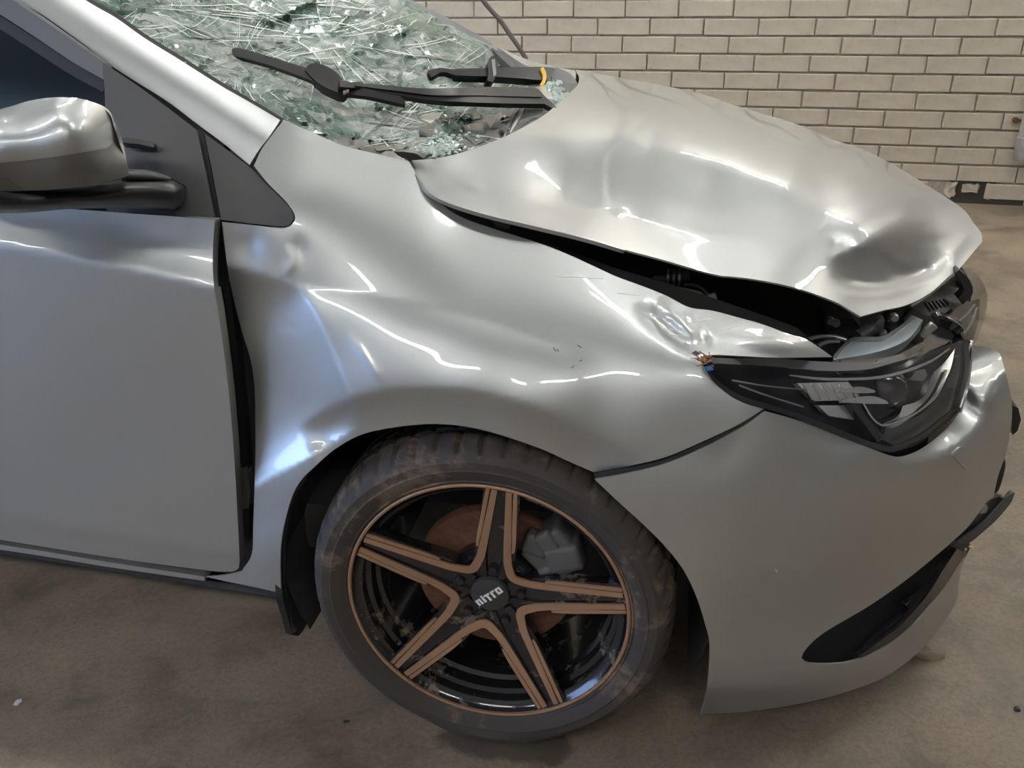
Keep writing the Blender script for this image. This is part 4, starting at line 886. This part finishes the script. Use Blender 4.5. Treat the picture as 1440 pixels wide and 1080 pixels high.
panel('bay_shade_sheet', car, BLACK, poly([(580, 224), (640, 262), (800, 310), (1000, 350), (1180, 390), (1330, 380), (1365, 400), (1368, 480), (1340, 520), (1160, 520), (1000, 470), (800, 400), (640, 330)]),  # catch-all black sheet behind the bay, painting in its unlit depth
      Surf([(600, 250, 'Y', .42), (800, 350, 'Y', .45), (1000, 400, 'Y', .48), (1200, 440, 'Y', .60), (1340, 400, 'Y', .95), (1350, 500, 'Y', .70), (1160, 520, 'Y', .40), (900, 450, 'Y', .36)]), 30, 20, .02)
inner_s = Surf([(650, 300, 'Y', .27), (830, 365, 'Y', .27), (1000, 420, 'Y', .27), (1100, 450, 'Y', .30), (1000, 440, 'Y', .24)])
panel('inner_flange', car, mat('dark_inner_steel', (.05, .052, .052), .45, .4), [[(640, 300), (720, 330), (800, 352), (870, 378), (960, 405), (1040, 432), (1120, 460)], [(1120, 460), (1160, 500), (1100, 480), (1000, 445), (900, 410), (800, 372), (700, 335), (640, 306)], [(640, 306), (640, 300)]], inner_s, 12, 8, .006)
panel('hinge_plate', car, ALU, poly([(690, 308), (720, 311), (716, 320), (700, 318)]), inner_s, 10, 6, .004, off=.01)
panel('hinge_plate', car, mat('dull_dark_metal', (.10, .10, .10), .5, .5), poly([(738, 336), (765, 340), (786, 349), (765, 350), (742, 342)]), inner_s, 10, 6, .004, off=.012)
def pt(u, v, y): return at(u, v, 'Y', y)
tube('radiator_hose', [pt(918, 392, .33), pt(935, 393, .33), pt(952, 388, .335), pt(968, 386, .34)], .010, DPLAST, car, 12, radii=[.006, .007, .013, .013])
for u in (938, 946, 954): tube('hose_clamp', [pt(u, 390, .325), pt(u+3, 390, .325)], .0145, SATIN if u != 946 else ALU, car, 14)
tube('bay_cable', catmull([pt(962, 400, .31), pt(978, 401, .31), pt(990, 408, .31), pt(998, 418, .31), pt(1003, 430, .31)], .008), .003, DPLAST, car, 8)
panel('cable_connector', car, ALU, poly([(995, 416), (1006, 413), (1011, 430), (1000, 433)]), Plane('Y', .30), 6, 4, .008)
panel('inner_wing_bag', car, mat('olive_plastic', (.12, .115, .09), .6), poly([(900, 402), (940, 400), (985, 410), (1000, 425), (975, 432), (930, 420)]), inner_s, 10, 6, .006, off=-.006)
# top of the lamp housing and radiator support
sup_s = Surf([(1175, 500, 'Y', .25), (1210, 478, 'Y', .34), (1250, 476, 'Y', .38), (1300, 448, 'Y', .52), (1260, 490, 'Y', .33), (1290, 470, 'Y', .44)])
panel('lamp_carrier', car, BLUEGREY, [[(1172, 503), (1182, 490), (1193, 478), (1205, 474), (1240, 473), (1255, 465), (1270, 455), (1282, 443)], [(1282, 443), (1298, 450)], [(1298, 450), (1280, 474), (1255, 488), (1220, 498), (1172, 506)], [(1172, 506), (1172, 503)]], sup_s, 8, 5, .02)
band('carrier_lip', car, SATIN, [(1174, 501), (1194, 480), (1210, 477), (1242, 476), (1262, 464), (1285, 446)], 4.5, sup_s, .008, .01)
panel('lamp_top_black', car, GLOSS, [[(1180, 507), (1240, 503), (1285, 490), (1312, 465), (1330, 458)], [(1330, 458), (1340, 476), (1300, 496), (1250, 511), (1190, 513)], [(1190, 513), (1180, 507)]], Surf([(1180, 510, 'Y', .17), (1250, 508, 'Y', .25), (1330, 465, 'Y', .46), (1300, 490, 'Y', .34)]), 8, 5, .02)
panel('lamp_top_plate', car, SATIN, poly([(1296, 474), (1302, 462), (1311, 455), (1319, 461), (1300, 476)]), Plane('Y', .38), 8, 5, .01)
band('lamp_chrome_return', car, CHROME, [(1235, 509), (1265, 503), (1288, 492), (1300, 482)], [5, 9, 10, 4], Surf([(1235, 509, 'Y', .20), (1265, 503, 'Y', .24), (1300, 482, 'Y', .33), (1280, 510, 'Y', .26)]), .01, .008)
panel('radiator_support', car, mat('weathered_dark_plastic', (.085, .082, .075), .6), [[(1282, 432), (1310, 414), (1336, 392), (1350, 380)], [(1350, 380), (1362, 395), (1366, 415), (1352, 430), (1328, 447)], [(1328, 447), (1312, 446), (1290, 438), (1282, 432)]], Surf([(1285, 432, 'Y', .58), (1350, 380, 'Y', .80), (1340, 445, 'Y', .60), (1320, 420, 'Y', .68)]), 9, 5, .03)
for k in range(6): band('support_rib', car, BLACK, [(1302+k*5, 424-k*1), (1310+k*5, 436-k*2)], 2, Surf([(1285, 432, 'Y', .57), (1350, 380, 'Y', .79), (1340, 445, 'Y', .59), (1320, 420, 'Y', .67)]), .004, .006)
band('grille_pillar', car, BLACK, [(1346, 382), (1358, 396), (1362, 412), (1350, 424)], [8, 12, 13, 10], Plane('Y', .64), 0, .03)
# clutter below the bonnet edge
panel('lamp_bracket', car, ALU, poly([(1222, 462), (1238, 448), (1244, 450), (1242, 464), (1228, 470)]), Plane('Y', .44), 8, 5, .02)
tube('lamp_plug', [pt(1208, 474, .40), pt(1222, 464, .41), pt(1232, 458, .41)], .013, DPLAST, car, 12)
tube('bay_pipe', catmull([pt(1135, 478, .30), pt(1150, 474, .32), pt(1172, 473, .33), pt(1190, 478, .33)], .01), .004, SATIN, car, 8)
tube('bay_pipe', catmull([pt(1150, 487, .29), pt(1162, 481, .30), pt(1180, 480, .31)], .01), .004, SATIN, car, 8)
tube('bay_pipe', catmull([pt(1246, 440, .50), pt(1250, 452, .50), pt(1247, 465, .48)], .01), .007, BLACK, car, 8)
panel('latch_plate', car, DPLAST, poly([(1250, 438), (1282, 432), (1290, 446), (1262, 462), (1250, 455)]), Plane('Y', .60), 10, 6, .02)
for u, v in ((1168, 452), (1176, 455), (1242, 470), (1258, 447)): lathe('bay_bolt', [(0, -.004), (.006, -.004), (.007, 0), (.007, .008), (0, .008)], SATIN, car, 10, 'Y', tuple(pt(u, v, .40)))
panel('battery_tray', car, DPLAST, poly([(1160, 446), (1200, 448), (1215, 465), (1190, 478), (1160, 468)]), Plane('Y', .50), 10, 6, .1)

# ------------------------------------------------------------------ wheel well, mud flap, underbody
WELL = mat('wheel_well_liner', (.032, .032, .033), .75)
V = []; F = []; na = 30
for i in range(na+1):
    a = math.radians(-25+230*i/na)
    for y in (.035, .10, .45): V.append((.375*math.cos(a), y, .32+.340*math.sin(a)))
for i in range(na):
    for k in range(2): F.append((i*3+k, i*3+k+1, i*3+4+k, i*3+3+k))
c0 = len(V); V.append((0, .45, .30))
for i in range(na): F.append((i*3+2, c0, i*3+5))
mesh('wheel_well', V, F, WELL, car)
fl_s = Surf([(430, 667, 'Y', .03), (403, 727, 'Y', .024), (395, 800, 'Y', .030), (440, 843, 'Y', .17), (418, 893, 'Y', .08), (440, 700, 'Y', .17)])
panel('mud_flap', car, RUBBER, [[(424, 676), (408, 712), (402, 745), (396, 773), (397, 835), (403, 862), (411, 892)], [(411, 892), (420, 894), (432, 876), (440, 845)], [(440, 845), (438, 780), (440, 720)], [(440, 720), (424, 676)]], fl_s, 9, 5, .012)
band('flap_edge', car, BLACK, [(430, 667), (410, 702), (402, 735), (398, 765), (399, 835), (404, 862), (413, 890)], 6, Surf([(430, 667, 'Y', .016), (403, 727, 'Y', .018), (395, 800, 'Y', .026), (413, 890, 'Y', .05), (420, 780, 'Y', .02)]), 0, .006)
box('underbody', (-1.5, Yc, .33), (2.4, 1.46, .10), DARK, car)
box('subframe', (.05, Yc, .30), (1.2, .70, .30), DARK, car)
box('undertray', (.55, .90, .20), (.34, 1.15, .05), DARK, car, .01)

# ------------------------------------------------------------------ wheel
def mud(name, base, rough, mudcol, thr, scale, metal=0., coat=0.):
    m = mat(name, base, rough, metal, coat); t = NT(m)
    n = t.math('ADD', t.math('MULTIPLY', t.noise(scale, 6, .7, .6), .7), t.math('MULTIPLY', t.noise(scale*6, 4, .7), .3))
    f = t.ramp(n, [(thr, (0, 0, 0)), (thr+.07, (.9, .9, .9))]); t.l(t.mix(f, base, mudcol), t.b.inputs['Base Color'])
    t.l(t.ramp(f, [(0, (rough,)*3), (1, (.9, .9, .9))]), t.b.inputs['Roughness'])
    if metal: t.l(t.math('MULTIPLY', t.math('SUBTRACT', 1., f), metal), t.b.inputs['Metallic'])
    if coat: t.l(t.math('MULTIPLY', t.math('SUBTRACT', 1., f), coat), t.b.inputs['Coat Weight'])
    return m
TYRE = mud('muddy_tyre_rubber', (.040, .033, .028), .72, (.14, .105, .075), .53, 7)
WBLACK = mud('gloss_black_wheel', (.010, .010, .012), .16, (.15, .115, .075), .555, 14, 0, .4)
COPPER = mud('copper_wheel_face', (.44, .275, .175), .42, (.10, .07, .05), .66, 22, .65)
DISC = mat('rusty_brake_disc', (.20, .09, .05), .6, .4); t = NT(DISC); t.l(t.ramp(t.noise(30, 5, .7), [(.3, (.09, .038, .024)), (.7, (.22, .12, .075))]), t.b.inputs['Base Color'])
CALI = mat('grey_caliper', (.10, .10, .10), .6, .3)
def make_wheel():
    w = lathe('wheel', [(.234, .0005), (.2315, .004), (.228, .010), (.220, .014), (.219, .03), (.211, .034), (.210, .055), (.203, .06), (.200, .13), (.206, .19), (.232, .205), (.240, .203), (.240, .195), (.214, .18), (.208, .13), (.214, .055), (.236, .02), (.236, .003)], WBLACK, car, 96, 'Y', close=True)
    lathe('copper_lip', [(.2405, .004), (.2400, -.0025), (.2375, -.0035), (.2345, -.0025), (.2335, .002)], COPPER, w, 120, 'Y')
    # tyre: sidewall, shoulder blocks and circumferential grooves
    prof = [(.238, .006), (.2415, -.002), (.2445, -.004), (.2465, -.002), (.256, -.008), (.268, -.0125), (.270, -.0115), (.283, -.012), (.294, -.006), (.3005, .002), (.3045, .010), (.3080, .020), (.3100, .034), (.3102, .044), (.3025, .046), (.3025, .054), (.3115, .056), (.3120, .085), (.3045, .087), (.3045, .096), (.3122, .098), (.3122, .127), (.3045, .129), (.3045, .138), (.3120, .140), (.3110, .170), (.3025, .172), (.3025, .180), (.310, .182), (.3080, .205), (.3005, .222), (.283, .236), (.262, .234), (.244, .226), (.236, .205)]
    N = 260; V = []; F = []; k = len(prof)
    for i in range(N):
        a = 2*math.pi*i/N; slot = (i % 5 == 0)
        for j, (r, h) in enumerate(prof):
            if slot and (9 <= j <= 13 or 26 <= j <= 30): r -= .0045
            if (i % 5 == 2) and (16 <= j <= 17 or 20 <= j <= 21): r -= .005
            x, z = r*math.cos(a), r*math.sin(a)
            zz = max(z, -.303+.0005*abs(j-17)*0)
            bulge = max(0, -z-.27)*.35 if j < 9 else 0
            V.append((x, h-bulge, zz))
    for i in range(N):
        j2 = (i+1) % N
        for q in range(k-1): F.append((i*k+q, j2*k+q, j2*k+q+1, i*k+q+1))
    bm = bmesh.new(); vv = [bm.verts.new(v) for v in V]
    for f in F: bm.faces.new([vv[i] for i in f])
    bm_obj('tyre', bm, TYRE, w, autosm=28)
    def fy(r): return .034*(1-min(r, .236)/.236)+.0015
    A0 = math.radians(82.3)
    def loc(a, x, y, h): ca, sa = math.cos(a), math.sin(a); return (x*ca-y*sa, h, x*sa+y*ca)
    # spoke bodies
    secs = [(.035, .020), (.060, .0275), (.085, .0335), (.105, .0350), (.15, .0325), (.20, .0300), (.234, .0290)]
    V = []; F = []
    for r, hw in secs:
        f = fy(r)
        for y, h in ((-hw, f+.004), (-hw*.45, f+.002), (-hw*.36, f+.006), (hw*.36, f+.006), (hw*.45, f+.002), (hw, f+.004), (hw*.96, f+.018+.02*(1-r/.24)), (hw*.6, f+.040), (-hw*.6, f+.040), (-hw*.96, f+.018+.02*(1-r/.24))): V.append((r, y, h))
    nn = 10
    for i in range(len(secs)-1):
        for q in range(nn): F.append((i*nn+q, i*nn+(q+1) % nn, (i+1)*nn+(q+1) % nn, (i+1)*nn+q))
    F.append(tuple(range(nn))); F.append(tuple((len(secs)-1)*nn+q for q in range(nn))[::-1])
    def strip(name, path, widths, a, lift, mt, parent, th=.0035):
        p = catmull(path, .006); d = np.gradient(p, axis=0); n = np.stack([-d[:, 1], d[:, 0]], 1); n /= np.linalg.norm(n, axis=1)[:, None]
        ww = np.interp(np.linspace(0, 1, len(p)), np.linspace(0, 1, len(widths)), widths)[:, None]/2
        L, R_ = p+n*ww, p-n*ww; VV = []; FF = []
        for c, l, r in zip(p, L, R_):
            for q, dz in ((l, 0), (r, 0), (r, th), (l, th)):
                rad = math.hypot(*q); VV.append(loc(a, q[0], q[1], fy(rad)-lift+dz))
        m_ = len(p)
        for i in range(m_-1):
            for q in range(4): FF.append((i*4+q, i*4+(q+1) % 4, (i+1)*4+(q+1) % 4, (i+1)*4+q))
        FF.append((0, 1, 2, 3)); FF.append(tuple((m_-1)*4+q for q in (3, 2, 1, 0)))
        bm = bmesh.new(); vv = [bm.verts.new(v) for v in VV]
        for f in FF: bm.faces.new([vv[i] for i in f])
        return bm_obj(name, bm, mt, parent, autosm=40)
    half = [(.231, .0114), (.18, .0150), (.13, .0186), (.090, .0220), (.072, .0255)]
    c72, s72 = math.cos(math.radians(72)), math.sin(math.radians(72))
    def refl(x, y):   # mirror about the 36 degree bisector
        return (x*c72+y*s72, x*s72-y*c72)
    vtx = (.0605*math.cos(math.radians(36)), .0605*math.sin(math.radians(36)))
    full = half+[vtx]+[refl(x, y) for x, y in half[::-1]]
    for s in range(5):
        a = A0+s*math.radians(72)
        bm = bmesh.new(); vv = [bm.verts.new(loc(a, x, y, h)) for x, y, h in V]
        for f in F: bm.faces.new([vv[i] for i in f])
        bm_obj('spoke', bm, WBLACK, w, autosm=30)
        strip('copper_v_band', full, [.0095, .0105, .0115, .0125, .0135, .0155, .0135, .0125, .0115, .0105, .0095], a, .001, COPPER, w)
        for sg in (-1, 1): strip('copper_edge_band', [(.231, sg*.0218), (.19, sg*.0247), (.15, sg*.0276), (.115, sg*.0300), (.104, sg*.0298)], [.0062, .0066, .007, .007, .004], a, .0005, COPPER, w)
        ln = lathe('lug_nut', [(0, -.004), (.0065, -.004), (.0085, -.001), (.0088, .014), (.0125, .016), (.0135, .022)], GLOSS, w, 12, 'Y', loc(a, .0555, 0, fy(.0555)+.002))
    lathe('hub', [(0, fy(.03)+.004), (.033, fy(.03)+.003), (.036, fy(.03)+.009), (.046, fy(.05)+.009), (.070, fy(.06)+.013), (.082, fy(.07)+.03), (.08, .09), (0, .09)], WBLACK, w, 60, 'Y')
    cap = lathe('centre_cap', [(0, fy(.03)-.0035), (.024, fy(.03)-.0025), (.0325, fy(.03)-.0005), (.0345, fy(.03)+.006)], mat('dusty_black_cap', (.035, .033, .032), .5), w, 48, 'Y')
    # blocky cap lettering
    U = .0040; letters = {'n': ['11', '11', '11'], 'I': 0}
    glyphs = [[(0, 0, 1, 3.2), (0, 2.3, 2.6, .9), (1.7, 0, .9, 3.2)], [(3.4, 0, 1, 3.2), (3.4, 3.5, 1, .5)], [(5.0, 2.5, 2.8, .9), (5.9, -.6, 1, 4.0)], [(8.4, -.4, 1, 3.8), (8.4, 2.5, 2.1, .9)], [(11.1, 0, .9, 3.4), (13.0, 0, .9, 3.4), (11.1, 0, 2.8, .9), (11.1, 2.5, 2.8, .9)]]
    bm = bmesh.new(); rot = math.radians(40); tw = 14.; y0 = fy(.03)-.0038
    for g in glyphs:
        for (x, z, ww, hh) in g:
            cx_ = (x+ww/2-tw/2)*U; cz_ = (z+hh/2-1.7)*U*.92
            rx = cx_*math.cos(rot)-cz_*math.sin(rot); rz = cx_*math.sin(rot)+cz_*math.cos(rot)
            add_box(bm, (rx, y0, rz), (ww*U, .0012, hh*U*.92), Matrix.Rotation(-rot, 3, 'Y'))
    bm_obj('cap_lettering', bm, WHITE, cap)
    lathe('brake_disc', [(.07, .075), (.138, .075), (.140, .078), (.140, .098), (.07, .10), (.07, .085)], DISC, w, 72, 'Y')
    lathe('disc_hat', [(0, .055), (.072, .055), (.075, .062), (.075, .1)], mat('dark_disc_hat', (.05, .035, .03), .6, .3), w, 48, 'Y')
    # caliper
    bm = bmesh.new()
    for (r, ang, s, rt_, dy) in ((.135, 42, (.085, .07, .06), 0, .075), (.15, 34, (.06, .055, .05), .3, .06), (.128, 52, (.04, .03, .045), -.3, .052), (.142, 40, (.034, .02, .09), .1, .045), (.12, 30, (.05, .03, .02), 0, .05)):
        add_box(bm, (r*math.cos(math.radians(ang)), dy, r*math.sin(math.radians(ang))), s, Matrix.Rotation(-math.radians(ang)+rt_, 3, 'Y'))
    bevel_all(bm, .011, 3); bm_obj('brake_caliper', bm, CALI, w, autosm=40)
    return w
wheel = make_wheel(); wheel.location = (0, 0, .305)
def copy_wheel(x, y, rot):
    c = wheel.copy(); COL.objects.link(c); c.location = (x, y, .305); c.rotation_euler = rot; c.parent = car
    for ch in wheel.children:
        k = ch.copy(); COL.objects.link(k); k.parent = c
        for g in ch.children:
            h = g.copy(); COL.objects.link(h); h.parent = k
copy_wheel(-2.60, .02, (0, 1.1, 0)); copy_wheel(0, 1.74, (0, 0, math.pi)); copy_wheel(-2.60, 1.72, (0, 0, math.pi))

# ------------------------------------------------------------------ rest of the body, outside the picture
def loft(name, secs, m, parent, close=False):
    n = len(secs[0]); V = [p for s in secs for p in s]; F = []
    for i in range(len(secs)-1):
        for k in range(n-1): F.append((i*n+k, i*n+k+1, (i+1)*n+k+1, (i+1)*n+k))
    return mesh(name, V, F, m, parent, smooth=True)
def sec(x, zr, wr, zb=.95, zl=.30, inset=.0):
    o = []
    for y, z in ((.05, zl), (.02, .45), (.012, .65), (.0, .85), (.05, zb), (.05+wr*.6, zb+(zr-zb)*.6), (.05+wr, zr-.03), (.05+wr+.09, zr), (Yc, zr+.02)): o.append((x, y+inset, z))
    return o+[(x, 2*Yc-y, z) for _, y, z in o[-2::-1]]
loft('rear_body', [sec(-1.48, 1.45, .30), sec(-1.9, 1.455, .30), sec(-2.5, 1.43, .30), sec(-2.95, 1.36, .30, .97, .34, .02), sec(-3.22, 1.15, .26, 1.0, .40, .05), sec(-3.32, 1.02, .10, .98, .45, .08)], PAINT, car)
roof = []
for x, zr, w in ((-.93, 1.375, .36), (-1.05, 1.405, .34), (-1.25, 1.435, .32), (-1.5, 1.45, .30)):
    o = [(x, .05+w-.06, zr-.05), (x, .05+w, zr-.02), (x, .05+w+.10, zr), (x, Yc, zr+.025)]
    roof.append(o+[(x, 2*Yc-y, z) for _, y, z in o[-2::-1]])
loft('roof', roof, PAINT, car)
# far flank: plain fender and door mirrored across the car
def far_copy(src, name):
    me = src.data.copy(); me.transform(Matrix.Translation((0, 2*Yc, 0)) @ Matrix.Scale(-1, 4, (0, 1, 0))); me.flip_normals()
    o = bpy.data.objects.new(name, me); link(o, car); return o
for nm in ('front_door', 'a_pillar', 'side_window', 'door_frame', 'mirror_sail'):
    s_ = bpy.data.objects[nm]
    if nm not in ('a_pillar',): far_copy(s_, nm)
far_fender = []
for x, zt in ((-.40, .98), (-.15, .955), (.1, .88), (.3, .82), (.45, .76), (.6, .70)):
    yo = float(np.interp(x, [-.4, .3, .45, .6], [1.73, 1.74, 1.71, 1.62]))
    far_fender.append([(x, 1.50 if x < .4 else 1.45, zt), (x, 1.60 if x < .4 else 1.52, zt-.03), (x, yo-.03, zt-.12), (x, yo, zt-.25), (x, yo+.0, .62), (x, yo-.02, .60)])
loft('front_fender', far_fender, PAINT, car)
far_b = []
for x, y, zt in ((.872, .43, .47), (.895, .60, .48), (.90, .87, .48), (.89, 1.10, .49), (.86, 1.27, .53), (.79, 1.44, .60), (.70, 1.57, .64), (.60, 1.65, .66), (.50, 1.70, .66), (.37, 1.73, .64)):
    far_b.append([(x-.05, y-.03*(y > .9), zt), (x-.01, y, zt-.06), (x, y, .40), (x-.01, y, .30), (x-.03, y-.02, .16)])
loft('bumper_far_half', far_b, PAINT, car)

# ------------------------------------------------------------------ debris on the floor
def floor_pt(u, v, z=.0): return at(u, v, 'Z', z)
def chunk(name, u, v, s, m, label, cat, flat=.6, seed=0, group=None):
    r = random.Random(seed); bm = bmesh.new(); bmesh.ops.create_icosphere(bm, subdivisions=2, radius=1)
    for vtx_ in bm.verts: vtx_.co = Vector((vtx_.co.x*s[0], vtx_.co.y*s[1], max(-.35, vtx_.co.z)*s[2]))*(1+r.uniform(-.22, .22))
    mn = min(v_.co.z for v_ in bm.verts); p = floor_pt(u, v)
    for v_ in bm.verts: v_.co += Vector((0, 0, -mn))
    o = bm_obj(name, bm, m); o.location = tuple(p); tag(o, label, cat, group); return o
STONE = mat('tan_debris', (.24, .19, .14), .85); LEAFD = mat('dark_leaf', (.03, .028, .025), .7)
chunk('stone_chunk', 1303, 922, (.032, .018, .016), STONE, 'tan lump of debris on the floor beside the bumper lip', 'debris', seed=3)
chunk('leaf_scrap', 487, 1015, (.006, .004, .002), LEAFD, 'tiny dark scrap lying on concrete in front of the tyre', 'debris', seed=4)
chunk('glass_chip', 1318, 300, (.012, .01, .006), WHITE, 'small white chip on the floor near the brick wall', 'debris', seed=5)
chunk('dark_pebble', 1430, 998, (.006, .006, .004), LEAFD, 'small dark pebble on bare floor ahead of the bumper', 'debris', seed=6)
chunk('pale_chip', 25, 988, (.006, .009, .002), WHITE, 'pale flat chip on the floor below the front door', 'debris', seed=8)
p = low_s.P([(1363, 768)], .012)[0]; q = low_s.P([(1369, 771)], .03)[0]
o = tube('wood_splinter', [p, (p+q)/2, q], .0022, TAN); tag(o, 'pale wood splinter stuck in the broken lower grille', 'splinter')
